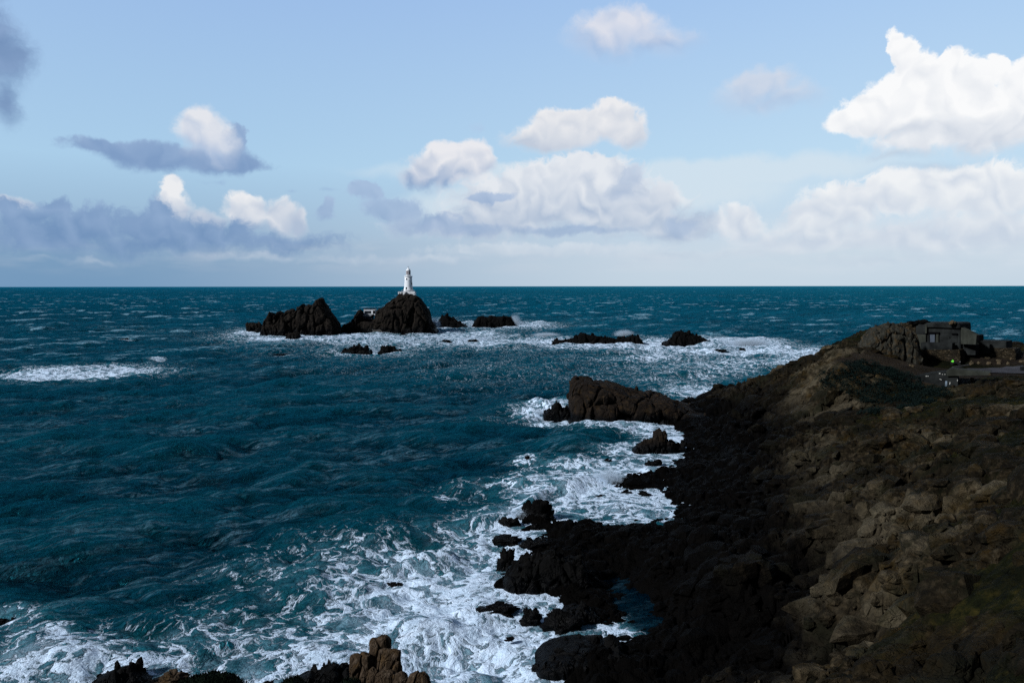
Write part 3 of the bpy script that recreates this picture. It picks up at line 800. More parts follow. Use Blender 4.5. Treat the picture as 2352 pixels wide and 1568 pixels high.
small = [(1023, 787, 22, 5, 'low black rock awash in foam right of the pair below the island'), (1085, 783, 24, 3, 'flat black ledge awash in foam, farther right than the low rock'),
         (1658, 806, 26, 3, 'thin curved black ledge in white surf right of the wedge rock'), (1706, 803, 14, 3, 'tiny black rock in white surf right of the curved ledge'),
         (640, 815, 28, 2, 'thin black line of rock barely above water below the crag'), (491, 786, 13, 3, 'lone black rock tip with a small splash far left of the crag'), (282, 781, 18, 3, 'black rock tip left in the open sea above the big foam patch'),
         (356, 827, 12, 3, 'tiny rock tip at the upper edge of the foam patch'), (925, 770, 16, 3, 'small dark stone at the foot of the lighthouse rock'), (1007, 790, 8, 3, 'black pebble of rock left of the low rock in foam')]
for i, (px, py, w, hh, lab) in enumerate(small):
    lump_rock('rock', lab, px, py, w * 1.05, hh * 1.2, M_REEF, 20 + i, group='rocks standing in the sea')

hump = [(1158,1330),(1165,1312),(1190,1296),(1225,1290),(1240,1276),(1262,1268),(1290,1280),(1330,1284),(1345,1300),(1360,1330)]
loft_rock('rock', 'big smooth black hump of rock at the left end of the reef', hump, 1362, 2.2, M_REEF, .5, 2.0, 90, group='rocks along the shore', sharp=.5)
loft_rock('rock', 'large black rock mass in foam at the bottom of the frame, right of centre', [(1233,1520),(1250,1500),(1290,1486),(1330,1480),(1362,1484),(1400,1482),(1415,1474),(1424,1486),(1440,1540)], 1560, 3.0, M_REEF, .5, 2.0, 91, group='rocks along the shore', sharp=.45)
loft_rock('rock', 'craggy black ledge between two foaming channels of the reef', [(1280,1420),(1300,1395),(1330,1388),(1360,1400),(1375,1408),(1380,1430)], 1434, 1.2, M_REEF, .6, 1.4, 92, group='rocks along the shore', sharp=.5)
loft_rock('rock', 'low black rock washed by foam at the bottom left edge', [(213,1566),(222,1555),(250,1543),(285,1536),(310,1540),(330,1556),(345,1562),(372,1563),(385,1570)], 1592, 1.2, M_REEF, .5, 1.3, 93, group='rocks along the shore', sharp=.5, small=True)
loft_rock('rock', 'knobbly black rock in surf left of the tall pinnacle', [(650,1575),(670,1566),(695,1552),(715,1540),(730,1548),(745,1532),(770,1526),(780,1540),(800,1542),(806,1570)], 1596, 1.2, M_REEF, .6, 1.2, 94, group='rocks along the shore', sharp=.5, small=True)
loft_rock('rock', 'dark rock tip at the left edge of the lower sea', [(-12,1436),(-4,1426),(8,1422),(18,1428),(24,1436)], 1438, .8, M_REEF, .6, 1.2, 95, group='rocks along the shore', sharp=.5, small=True)

# weathered pinnacle close below the viewer
pin = thing('rock_pinnacle', 'tall brown and grey weathered rock pinnacle at the bottom edge, lit at its left', 'rock', tuple(at_z(880, 1568, 12.0)))
def pblock(prof, d, dep, seed, sh=.35):
    o = loft_rock('boulder', None, prof, 1568, dep, M_PINN, .5, .55, seed, parent=pin, d=d, zb=10.5, sharp=sh, nx=70, nt=90, blocky=0)
    o.matrix_parent_inverse = Matrix.Translation(tuple(-c for c in pin.location))
pblock([(848,1500),(849,1474),(854,1466),(866,1463),(876,1458),(886,1459),(896,1466),(897,1500)], 30, .45, 1)
pblock([(868,1510),(872,1488),(890,1486),(908,1488),(918,1492),(920,1520)], 29.3, .4, 2)
pblock([(805,1530),(806,1506),(812,1502),(826,1500),(838,1498),(850,1502),(852,1530)], 29.6, .4, 3)
pblock([(840,1566),(848,1540),(858,1530),(868,1540),(874,1566)], 28.6, .3, 7)
pblock([(860,1560),(864,1544),(878,1538),(896,1538),(908,1544),(912,1560)], 28.5, .35, 4)
pblock([(904,1562),(910,1548),(924,1542),(936,1548),(944,1562)], 28.4, .35, 5)
pblock([(932,1566),(942,1548),(958,1541),(974,1543),(984,1554),(992,1566)], 28.2, .4, 6)

# the big stack in front of the headland
ST = [(1308,955),(1309,925),(1311,885),(1318,870),(1330,866),(1345,868),(1362,872),(1380,874),(1398,877),(1420,884),(1440,894),(1460,897),(1478,901),(1484,908),(1492,903),(1510,902),(1525,905),(1535,914),(1548,921),(1560,926),(1576,930),(1600,936),(1625,950)]
loft_rock('sea_stack', 'huge blunt brown rock stack with a sheer left face, joined to the headland', ST, 976, 12, M_STACK, .55, 5.5, 31, nx=230, nt=190, sharp=.5, blocky=160, bs=.42)
loft_rock('rock', 'leaning finger rock and low blocks at the left foot of the big stack', [(1249,955),(1252,945),(1262,938),(1266,942),(1272,930),(1278,923),(1286,926),(1288,938),(1300,937),(1310,938)], 958, 3.2, M_REEF, .6, 2.5, 32, group='rocks along the shore', sharp=.45)
loft_rock('rock', 'upright brown block of rock at the shore below the big stack', [(1448,1040),(1458,1030),(1470,1018),(1484,1011),(1497,1010),(1500,1004),(1502,990),(1518,990),(1526,994),(1530,1010),(1538,1014),(1548,1020),(1550,1040)], 1044, 2.2, M_STACK, .6, 2.2, 33, group='rocks along the shore', sharp=.4)
shore = [(1395,1066,20,10,'lone black rock in foam off the shore, left of the brown block'), (1502,1075,34,16,'black pointed rock in foam below the brown block'),
 (1217,1056,20,7,'black rock tip among waves left of the lone rock'), (1020,1151,14,5,'tiny rock tip out in dark water left of the breaking wave'),
 (1240,1196,62,40,'black angular rock where the big wave breaks'), (1172,1208,40,20,'rounded black rock left of the breaking wave rock'), (1228,1215,22,10,'small black stone below the breaking wave rock'),
 (1168,1246,58,14,'flat black rock in foam, upper left of the reef'), (1232,1262,70,24,'low black rock ridge in foam beside the reef'), (1168,1310,40,40,'pointed black rock in foam left of the big black hump'),
 (1380,1146,26,8,'black stone in the white inlet'), (1438,1135,20,8,'small black stone in the white inlet near the ledge'), (1442,1160,16,6,'tiny black stone in the middle of the white inlet'), (1480,1140,30,9,'flat black stone at the right of the white inlet'),
 (1150,1410,80,22,'long low black rock awash below the pointed rock'), (1220,1428,44,26,'black lump awash right of the long low rock'), (1300,1452,80,36,'black ridge of rock pointing out of the reef into the foam'), (1172,1470,20,6,'small dark stone deep in the foam at lower left of the reef'),
 (905,1344,30,6,'dark rock tip showing in the lower foam'), (1560,1040,46,18,'low black rocks right of the brown block')]
for i, (px, py, w, hh, lab) in enumerate(shore):
    lump_rock('rock', lab, px, py, w * 1.05, hh * 1.1, M_REEF, 50 + i, group='rocks along the shore')
# ------------------------------------------------------------------ sea
def ocean_tile(N, L, wind, ang, seed, amp, spread=4):
    r = np.random.default_rng(seed)
    k1 = 2 * PI * np.fft.fftfreq(N, L / N)
    KX, KY = np.meshgrid(k1, k1, indexing='ij')
    K = np.hypot(KX, KY); K[0, 0] = 1
    Lw = wind ** 2 / 9.81
    cosf = (KX * math.cos(ang) + KY * math.sin(ang)) / K
    P = np.exp(-1 / (K * Lw) ** 2) / K ** 4 * (np.abs(cosf) ** spread + .06) * np.exp(-(K * L / N * .6) ** 2)
    P[0, 0] = 0
    Hh = (r.normal(size=(N, N)) + 1j * r.normal(size=(N, N))) * np.sqrt(P)
    z = np.real(np.fft.ifft2(Hh)); sc = amp / z.std()
    ddx = np.real(np.fft.ifft2(-1j * KX / K * Hh)) * sc; ddy = np.real(np.fft.ifft2(-1j * KY / K * Hh)) * sc
    return z * sc, ddx, ddy, N, L

def samp(t, x, y):
    z, dx_, dy_, N, L = t
    fx = (x / L * N) % N; fy = (y / L * N) % N
    i = np.floor(fx).astype(int); j = np.floor(fy).astype(int)
    a = fx - i; b = fy - j
    i %= N; j %= N; i1 = (i + 1) % N; j1 = (j + 1) % N
    f = lambda q: q[i, j] * (1 - a) * (1 - b) + q[i1, j] * a * (1 - b) + q[i, j1] * (1 - a) * b + q[i1, j1] * a * b
    return f(z), f(dx_), f(dy_)

WD = R(-62)                                   # the swell runs in from the upper left
T1 = ocean_tile(256, 517.0, 10.5, WD, 5, .72, 6)
T2 = ocean_tile(256, 173.0, 6.5, WD + .25, 6, .48, 2)
T3 = ocean_tile(256, 61.0, 4.3, WD - .3, 8, .27, 1)

def sea_z(x, y):
    d = np.hypot(x, y)
    z1, a1, b1 = samp(T1, x + .3 * y, y - .3 * x)
    z2, a2, b2 = samp(T2, x - .2 * y, y + .2 * x)
    z3, a3, b3 = samp(T3, x, y)
    f2 = np.clip(1.5 - d / 2500, .3, 1); f3 = np.clip(1.2 - d / 450, 0, 1)
    return z1 + f2 * z2 + f3 * z3, .8 * a1 + f2 * a2 + f3 * a3, .8 * b1 + f2 * b2 + f3 * b3

x, y = polar(-52, 62, 1000, 40, 3000, 980)
fine = np.geomspace(40, 3000, 980)
crs = np.geomspace(3000, 90000, 60)[1:]
a = np.radians(np.linspace(-52, 62, 1000))
Rr, A = np.meshgrid(np.concatenate([fine, crs]), a, indexing='ij')
x, y = Rr * np.sin(A), Rr * np.cos(A)
z, dxx, dyy = sea_z(x, y)
fade = np.clip(1.5 - Rr / 3000, .35, 1)
lh = np.full(x.shape, -9.0)
m_ = (Rr < 300) & (A > R(-49.9)) & (A < R(62))
lh_c = base_h(x[::2, ::2], y[::2, ::2])
lh = np.repeat(np.repeat(lh_c, 2, 0), 2, 1)[:x.shape[0], :x.shape[1]]
lh = np.where(Rr < 320, lh, -9)
shel = np.clip((-lh - .4) / 3.5, .12, 1)      # waves die on the reef
z = z * fade * shel
X2 = x + dxx * fade * shel; Y2 = y + dyy * fade * shel

# where white water lies (place in the photo at sea level, radii in photo units, amount)
ppx, ppy = to_px(x, y, 0.0)
def blob(px, py, rx, ry, a=1.0, rot=0.0, p=2):
    ex, ey = ppx - px, ppy - py
    c, s = math.cos(rot), math.sin(rot)
    u, v = (ex * c + ey * s) / rx, (-ex * s + ey * c) / ry
    return a * np.exp(-(np.abs(u) ** p + np.abs(v) ** p))
foam = np.zeros_like(x)
def add(*b):
    global foam
    foam = 1 - (1 - foam) * (1 - np.clip(blob(*b), 0, .995))
for b in [(190, 859, 200, 19, 1.25, -.03, 2.6), (60, 866, 150, 14, .8, 0, 2),
          (560, 762, 40, 9, .6), (620, 776, 80, 8, .75), (700, 779, 90, 8, .8), (520, 775, 110, 14, .35),
          (860, 775, 120, 10, .8), (960, 787, 170, 14, .6), (1060, 770, 110, 18, .7), (1200, 748, 110, 10, 1.0), (1010, 745, 40, 14, .9), (1075, 742, 60, 6, .8),
          (820, 812, 60, 9, .7), (900, 812, 60, 8, .5), (1130, 785, 130, 16, .75), (1260, 782, 60, 10, .8), (1370, 795, 150, 12, .95), (1500, 786, 60, 12, 1.0), (1600, 795, 110, 14, 1.0),
          (1720, 788, 120, 10, 1.1), (1700, 805, 160, 12, .9), (1850, 812, 110, 12, .75), (1800, 835, 130, 16, .6), (1500, 822, 90, 7, .8), (1650, 845, 180, 24, .35), (1880, 830, 80, 20, .7),
          (1570, 905, 60, 14, .9), (1540, 880, 120, 20, .35), (1600, 900, 60, 12, .8),
          (1260, 935, 50, 16, .85), (1210, 945, 50, 12, .6), (1300, 965, 70, 10, .8), (1420, 985, 90, 12, .7), (1500, 1000, 60, 20, .6), (1240, 925, 40, 8, .7), (1120, 965, 60, 14, .3),
          (1550, 1020, 50, 24, .8), (1430, 1035, 70, 14, .7), (1480, 1055, 90, 20, .8), (1420, 1085, 110, 26, .8), (1300, 1075, 110, 26, .55), (1500, 1110, 100, 40, 1.0), (1350, 1130, 150, 44, 1.0), (1450, 1160, 110, 36, 1.0),
          (1200, 1120, 120, 20, .5), (1240, 1160, 60, 30, 1.0), (1130, 1190, 90, 26, .9), (1180, 1230, 90, 50, .9), (1040, 1215, 110, 20, .6), (1060, 1270, 140, 34, .75), (1150, 1330, 110, 60, .75),
          (900, 1260, 200, 34, .5), (760, 1330, 190, 50, .42), (960, 1340, 170, 60, .75), (820, 1400, 200, 50, .62), (1000, 1420, 200, 60, .85), (1150, 1440, 160, 60, .9), (1250, 1500, 110, 60, .95), (1380, 1440, 60, 40, 1.0),
          (700, 1480, 220, 60, .85), (500, 1460, 130, 50, .5), (950, 1500, 220, 70, .85), (1100, 1550, 180, 60, .9), (820, 1560, 180, 50, 1.0), (600, 1540, 150, 50, .95), (450, 1500, 120, 30, .4),
          (60, 1520, 170, 50, .6), (180, 1545, 170, 50, .65), (60, 1470, 90, 22, .4), (230, 1500, 140, 34, .4), (60, 1435, 80, 16, .3), (120, 1455, 130, 30, .25), (330, 1480, 160, 40, .3), (520, 1400, 200, 50, .25), (640, 1310, 200, 60, .25), (400, 1560, 120, 20, .9), (0, 1560, 150, 40, .8),
          (1150, 820, 480, 34, .18), (1550, 860, 300, 40, .18), (700, 800, 280, 24, .25), (1750, 850, 200, 34, .3), (1000, 850, 500, 30, .14), (900, 780, 300, 14, .35), (400, 930, 260, 8, .16, -.12), (300, 760, 150, 6, .22), (1000, 900, 400, 60, .10), (1250, 860, 350, 50, .14), (420, 1330, 200, 24, .18), (1050, 1130, 160, 30, .22), (600, 1250, 200, 20, .15)]:
    add(*b)
# white water round every rock and along the land
for (rx_, ry_, rw, rd) in ROCKS:
    q = ((x - rx_) / (rw + .25 * rw + 1.5)) ** 2 + ((y - ry_) / (rd * 1.4 + 2)) ** 2
    foam = 1 - (1 - foam) * (1 - .8 * np.exp(-q * q * .8))
near_land = np.clip((lh + 2.4) / 2.2, 0, 1) * np.where(Rr < 300, 1, 0)
foam = 1 - (1 - foam) * (1 - .75 * near_land)
# still tide pool behind the reef has only a film of foam
pool = np.maximum(blob(1450, 1360, 75, 60, 1.0, 0, 4), blob(1500, 1420, 60, 40, 1.0, .5, 4))
foam = foam * (1 - .92 * np.clip(pool * 1.3, 0, 1))
# breakers: raised white crests
def bump_sea(px, py, rx, ry, hgt, rot=0.0):
    global z
    z = z + hgt * blob(px, py, rx, ry, 1.0, rot)
for b in [(1340, 1118, 110, 12, 1.3, -.22), (1225, 1160, 40, 12, 1.4, -.5), (1120, 1195, 80, 9, 1.0, -.15), (1180, 745, 20, 3, 2.0), (1740, 783, 90, 3, 2.4), (1640, 792, 40, 4, 1.6), (1255, 938, 24, 5, 1.2, .3),
          (500, 1500, 90, 8, .9, -.3), (820, 1545, 60, 12, 1.3), (1500, 1092, 30, 10, 1.2), (960, 1290, 90, 8, .8, -.2), (60, 773, 30, 3, 1.8), (600, 1010, 300, 14, .9, -.05), (330, 905, 200, 8, .8, -.12)]:
    bump_sea(*b)
crest = z
# whitecaps where the steepest crests are
stp = z + .5 * samp(T2, x - .2 * y, y + .2 * x)[0] * fade
patch = fbm(x / 60, y / 60, s=91, o=3) * .9 + fbm(x / 11, y / 7, s=93, o=3) * .8
cap = np.clip((stp / fade / .95 - 1.3 + patch * 1.1) / .4, 0, 1) * np.clip((Rr - 120) / 300, 0.12, 1) * (shel > .9)
turb = foam * fbm(x / 2.2, y / 2.2, s=77, o=4) * .55 * np.clip(Rr / 60, 0, 1) * shel
Z2 = z + turb * np.clip(1.2 - Rr / 1500, 0, 1)
me = grid_mesh('sea', X2, Y2, Z2, attrs={'foam': foam, 'crest': crest, 'cap': cap, 'pool': np.clip(pool * 1.3, 0, 1)})

def sea_mat():
    m, n, b = new_mat('rough_sea_water')
    geo = n.new('ShaderNodeNewGeometry')
    pos = geo.outputs['Position']
    fo = n.new('ShaderNodeAttribute', attribute_name='foam').outputs['Fac']
    cr = n.new('ShaderNodeAttribute', attribute_name='crest').outputs['Fac']
    cap = n.new('ShaderNodeAttribute', attribute_name='cap').outputs['Fac']
    pool = n.new('ShaderNodeAttribute', attribute_name='pool').outputs['Fac']
    px_, py_, pz_ = n.sep(pos)
    dist = n.v('LENGTH', pos)
    p2 = n.xyz(px_, py_, 0.0)
    # axes: across the wind and along it
    c, s = math.cos(WD), math.sin(WD)
    al = n.m('ADD', n.m('MULTIPLY', px_, c), n.m('MULTIPLY', py_, s))
    ac = n.m('ADD', n.m('MULTIPLY', px_, -s), n.m('MULTIPLY', py_, c))
    # lace: thin warped walls
    w = n.v('SUBTRACT', n.noise(p2, .11, 4, .55, out=1), (.5, .5, .5))
    pw = n.v('MULTIPLY_ADD', w, (5.5, 5.5, 0), p2)
    w2 = n.v('SUBTRACT', n.noise(p2, .55, 3, .6, out=1), (.5, .5, .5))
    pw = n.v('MULTIPLY_ADD', w2, (1.3, 1.3, 0), pw)
    def ridge(vec, sc, det):
        a = n.noise(vec, sc, det, .55, dim='2D')
        return n.m('SUBTRACT', 1.0, n.m('MULTIPLY', n.m('ABSOLUTE', n.m('SUBTRACT', a, .5)), 6.0), clamp=True)
    r1 = ridge(pw, .24, 5)
    r2 = ridge(pw, .75, 4)
    r3 = n.noise(pw, 2.2, 5, .72, dim='2D')
    lace = n.m('ADD', n.m('MULTIPLY', r1, .42), n.m('ADD', n.m('MULTIPLY', r2, .34), n.m('MULTIPLY', r3, .5)))
    big = n.noise(p2, .035, 3, .5, dim='2D')
    cov = n.m('ADD', fo, n.m('MULTIPLY', n.m('SUBTRACT', big, .5), n.m('MULTIPLY', fo, 1.1)))
    thr = n.m('SUBTRACT', .97, n.m('MULTIPLY', cov, .57))
    fm = n.ss(n.m('SUBTRACT', lace, thr), -.05, .30)
    milk = n.m('MULTIPLY', n.ss(n.m('ADD', cov, n.m('MULTIPLY', n.m('SUBTRACT', n.noise(pw, .30, 4, .6, dim='2D'), .5), 1.3)), .32, 1.1), .52)
    fm = n.m('MULTIPLY', n.m('MAXIMUM', fm, milk), n.ss(fo, .02, .2))
    # wind streaks and whitecaps far out
    q = n.xyz(n.m('MULTIPLY', ac, .035), n.m('MULTIPLY', al, .10), 0.0)
    st = n.noise(q, 1.0, 5, .62, .6, dim='2D')
    st2 = n.noise(n.xyz(n.m('MULTIPLY', ac, .16), n.m('MULTIPLY', al, .7), 3.0), 1.0, 4, .6, dim='2D')
    far = n.ss(dist, 150, 700)
    wc_ = n.m('ADD', st, n.m('MULTIPLY', n.lin(cr, -.5, 1.8), .22))
    stf = n.noise(n.xyz(n.m('MULTIPLY', px_, .035), n.m('MULTIPLY', py_, .028), 1.0), 1.0, 5, .65, dim='2D')
    mixn = n.m('ADD', n.m('MULTIPLY', st2, n.ss(dist, 250, 900, 1, 0)), n.m('MULTIPLY', stf, n.ss(dist, 250, 900, 0, 1)))
    caps = n.ss(n.m('ADD', n.m('MULTIPLY', cap, .75), n.m('MULTIPLY', n.m('SUBTRACT', mixn, .5), 2.2)), .67, .78)
    # fine threads of old foam, drawn out along the wind
    th_ = n.noise(n.xyz(n.m('MULTIPLY', ac, .11), n.m('MULTIPLY', al, .42), 7.0), 1.0, 6, .7, .8, dim='2D')
    th_ = n.m('SUBTRACT', 1.0, n.m('MULTIPLY', n.m('ABSOLUTE', n.m('SUBTRACT', th_, .5)), 12.0), clamp=True)
    streak = n.m('MULTIPLY', n.m('MULTIPLY', th_, n.ss(st, .44, .62)), n.m('MULTIPLY', n.ss(st2, .40, .56), n.ss(dist, 500, 1200, .42, 0.0)))
    ff = n.m('MAXIMUM', fm, n.m('MAXIMUM', caps, streak), clamp=True)
    ff = n.m('MULTIPLY', ff, n.m('SUBTRACT', 1.0, n.m('MULTIPLY', pool, .8)))
    # water body colour: deep teal, greener on crests and where air is mixed in
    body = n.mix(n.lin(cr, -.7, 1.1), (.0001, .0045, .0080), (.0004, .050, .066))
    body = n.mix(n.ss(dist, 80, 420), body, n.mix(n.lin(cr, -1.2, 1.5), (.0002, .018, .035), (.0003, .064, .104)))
    gust_shade = n.noise(n.xyz(n.m('MULTIPLY', px_, .0035), n.m('MULTIPLY', py_, .0016), 0.0), 1.0, 4, .55, dim='2D')
    body = n.mix(n.ss(gust_shade, .35, .65, .0, .55), body, (.0002, .011, .022))  # gust patches and broad cloud shadows painted into the water colour
    aer = n.m('MULTIPLY', n.ss(cov, .12, .8), .55)
    body = n.mix(n.m('MULTIPLY', aer, n.ss(n.noise(pw, .35, 4, .6, dim='2D'), .3, .65, .45, 1.5)), body, (.012, .135, .165))
    body = n.mix(n.m('MULTIPLY', pool, .9), body, (.0004, .004, .010))
    fcol = n.mix(n.ss(fm, .2, .9), (.10, .24, .32), (.66, .79, .95))
    fcol = n.mix(n.ss(n.noise(pw, .8, 4, .6, dim='2D'), .35, .65, 0, .35), fcol, (.36, .52, .66))
    n.n.remove(b)
    bump = n.new('ShaderNodeBump')
    bump.inputs['Strength'].default_value = 1.0
    bump.inputs['Distance'].default_value = 1.0
    rip = n.noise(n.xyz(n.m('MULTIPLY', ac, .55), n.m('MULTIPLY', al, 1.3), 0.0), 1.0, 6, .62, .4)
    rip2 = n.noise(n.xyz(n.m('MULTIPLY', ac, .10), n.m('MULTIPLY', al, .26), 0.0), 1.0, 4, .6, .3)
    hgt = n.m('ADD', n.m('MULTIPLY', rip, 1.7), n.m('MULTIPLY', rip2, n.ss(dist, 100, 600, 1.9, 4.2)))
    hgt = n.m('ADD', n.m('MULTIPLY', hgt, n.m('SUBTRACT', 1.0, n.m('MULTIPLY', fm, .7))), n.m('MULTIPLY', n.m('MULTIPLY', lace, fm), .25))
    n.put(bump.inputs['Height'], hgt)
    nm = bump.outputs[0]
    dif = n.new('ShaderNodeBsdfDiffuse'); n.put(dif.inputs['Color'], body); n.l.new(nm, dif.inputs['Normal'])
    gl = n.new('ShaderNodeBsdfGlossy'); n.put(gl.inputs['Color'], (.04, .45, .60, 1)); gl.inputs['Roughness'].default_value = .3; n.l.new(nm, gl.inputs['Normal'])
    fr = n.new('ShaderNodeFresnel'); fr.inputs['IOR'].default_value = 1.33; n.l.new(nm, fr.inputs['Normal'])
    fac = n.m('MINIMUM', n.m('MULTIPLY', fr.outputs[0], .9), .42)
    fac = n.m('MULTIPLY', fac, n.m('SUBTRACT', 1.0, n.m('MULTIPLY', pool, .7)))
    wm = n.new('ShaderNodeMixShader'); n.l.new(fac, wm.inputs[0]); n.l.new(dif.outputs[0], wm.inputs[1]); n.l.new(gl.outputs[0], wm.inputs[2])
    fd = n.new('ShaderNodeBsdfDiffuse'); n.put(fd.inputs['Color'], fcol); n.l.new(nm, fd.inputs['Normal'])
    fm_ = n.new('ShaderNodeMixShader'); n.l.new(ff, fm_.inputs[0]); n.l.new(wm.outputs[0], fm_.inputs[1]); n.l.new(fd.outputs[0], fm_.inputs[2])
    o_ = [q for q in n.n if q.type == 'OUTPUT_MATERIAL'][0]
    n.l.new(fm_.outputs[0], o_.inputs[0])
    return m
M_SEA = sea_mat()
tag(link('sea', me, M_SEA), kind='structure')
# ------------------------------------------------------------------ small builders
class MB:
    def __init__(s):
        s.v = []; s.f = []
    def add(s, vs, fs):
        k = len(s.v); s.v += [tuple(map(float, p)) for p in vs]; s.f += [tuple(k + i for i in f) for f in fs]; return s
    def box(s, x0, x1, y0, y1, z0, z1):
        return s.add([(x0,y0,z0),(x1,y0,z0),(x1,y1,z0),(x0,y1,z0),(x0,y0,z1),(x1,y0,z1),(x1,y1,z1),(x0,y1,z1)],
                     [(0,3,2,1),(4,5,6,7),(0,1,5,4),(1,2,6,5),(2,3,7,6),(3,0,4,7)])
    def prism(s, poly, y0, y1):                # outline in x,z pushed from y0 back to y1
        n = len(poly)
        vs = [(x, y0, z) for x, z in poly] + [(x, y1, z) for x, z in poly]
        return s.add(vs, [tuple(range(n)), tuple(range(2 * n - 1, n - 1, -1))] + [(i, (i + 1) % n + 0, (i + 1) % n + n, i + n)[::-1] for i in range(n)])
    def lathe(s, prof, seg=32, cx=0, cy=0):    # (radius, z) pairs
        n = len(prof); vs = []
        for r, z in prof:
            vs += [(cx + r * math.cos(2 * PI * k / seg), cy + r * math.sin(2 * PI * k / seg), z) for k in range(seg)]
        fs = [(i * seg + k, i * seg + (k + 1) % seg, (i + 1) * seg + (k + 1) % seg, (i + 1) * seg + k) for i in range(n - 1) for k in range(seg)]
        fs += [tuple(range(seg))[::-1], tuple((n - 1) * seg + k for k in range(seg))]
        return s.add(vs, fs)
    def bar(s, a, b, r, seg=6):
        a, b = Vector(a), Vector(b); d = (b - a).normalized()
        u = d.orthogonal().normalized(); w = d.cross(u)
        vs = [tuple(p + r * (math.cos(2 * PI * k / seg) * u + math.sin(2 * PI * k / seg) * w)) for p in (a, b) for k in range(seg)]
        return s.add(vs, [(k, (k + 1) % seg, seg + (k + 1) % seg, seg + k) for k in range(seg)] + [tuple(range(seg))[::-1], tuple(range(seg, 2 * seg))])
    def build(s, name, mat, parent=None, bevel=0.0, smooth=False):
        me = bpy.data.meshes.new(name)
        me.from_pydata(s.v, [], s.f); me.update()
        o = link(name, me, mat, parent)
        if bevel:
            md = o.modifiers.new('bevel', 'BEVEL'); md.width = bevel; md.segments = 2; md.limit_method = 'ANGLE'
        if smooth:
            me.polygons.foreach_set('use_smooth', [len(p.vertices) == 4 for p in me.polygons])
        return o

def plain(name, col, rough=.8, spec=.2, var=.25, sc=2.0, bump=.02, col2=None, stain=None):
    m, n, b = new_mat(name)
    pos = n.new('ShaderNodeTexCoord').outputs['Object']
    a = n.noise(pos, sc, 6, .65)
    c = n.mix(n.ss(a, .3, .7), tuple(v * (1 - var) for v in col), tuple(v * (1 + var) for v in (col2 or col)))
    if stain:
        q = n.v('MULTIPLY', pos, (1, 1, .18))
        c = n.mix(n.ss(n.noise(q, sc * .9, 5, .65), .5, .72, 0, .8), c, stain)
    n.put(b.inputs['Base Color'], c)
    b.inputs['Roughness'].default_value = rough
    b.inputs['Specular IOR Level'].default_value = spec
    bp = n.new('ShaderNodeBump'); bp.inputs['Distance'].default_value = bump; bp.inputs['Strength'].default_value = .7
    n.put(bp.inputs['Height'], n.noise(pos, sc * 6, 4, .6)); n.l.new(bp.outputs[0], b.inputs['Normal'])
    return m
M_WHITE = plain('white_masonry_paint', (.70, .71, .73), .6, .2, .05, .8, .01, stain=(.55, .57, .58))
M_DARKW = plain('dark_window_glass', (.010, .014, .018), .15, .5, .1)
M_REDG = plain('reddish_lantern_glass', (.16, .085, .075), .2, .5, .3, 1.2)
M_IRON = plain('dark_iron', (.02, .02, .022), .6)
M_SLIP = plain('slipway_concrete', (.050, .048, .046), .9, .05, .3, .6)
M_SHED = plain('grey_render', (.042, .045, .048), .9, .05, .3, .6)
M_ROOF = plain('flat_roof_felt', (.02, .022, .026), .8)
M_LEAN = plain('pale_sheet_roof', (.16, .17, .18), .7, .1)
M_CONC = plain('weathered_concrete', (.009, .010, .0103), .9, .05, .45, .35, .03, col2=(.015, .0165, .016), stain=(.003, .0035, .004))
M_CONCP = plain('paler_lit_concrete', (.030, .032, .026), .9, .05, .35, .5, .03, stain=(.014, .015, .012))  # paler concrete; wing wall, pilaster, buttress and jamb have their light painted in
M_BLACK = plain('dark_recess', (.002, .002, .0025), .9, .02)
M_BDOOR = plain('blue_grey_door_paint', (.040, .050, .066), .6)
M_LDOOR = plain('pale_blue_panel_paint', (.13, .17, .21), .6)
M_CHALK = plain('white_wall_paint', (.35, .35, .32), .8, .1, .4, 9)
M_ROAD = plain('worn_tarmac', (.040, .040, .046), .9, .05, .25, .5, .01)
M_KERB = plain('kerb_concrete', (.045, .045, .045), .9, .05)
M_GREEN = plain('fluorescent_green', (.16, .75, .06), .5)
M_TYRE = plain('black_rubber', (.006, .006, .006), .8)
M_BIN = plain('dark_bin_plastic', (.006, .007, .008), .5)

def stone_wall_mat():
    m, n, b = new_mat('rubble_stone_wall')
    pos = n.new('ShaderNodeTexCoord').outputs['Object']
    q = n.v('MULTIPLY', pos, (1, 1, 1.9))
    q = n.v('MULTIPLY_ADD', n.noise(pos, 3, 3, .6, out=1), (.25, .25, .25), q)
    e = n.vor(q, 2.6, 'DISTANCE_TO_EDGE')
    cc = n.sep(n.vor(q, 2.6, 'F1', 'Color'))[0]
    c = n.ramp(cc, [(0, (.010, .0075, .004)), (.45, (.026, .019, .010)), (.8, (.048, .035, .020)), (1, (.095, .075, .05))])
    c = n.mix(n.ss(e, .0, .07), (.006, .006, .005), c)
    c = n.mix(n.ss(n.noise(pos, .5, 4, .6), .35, .65, 0, .6), c, (.012, .011, .009))
    n.put(b.inputs['Base Color'], c)
    b.inputs['Roughness'].default_value = .9; b.inputs['Specular IOR Level'].default_value = .05
    bp = n.new('ShaderNodeBump'); bp.inputs['Distance'].default_value = .12
    n.put(bp.inputs['Height'], n.ss(e, 0, .15)); n.l.new(bp.outputs[0], b.inputs['Normal'])
    return m
M_RUB = stone_wall_mat()

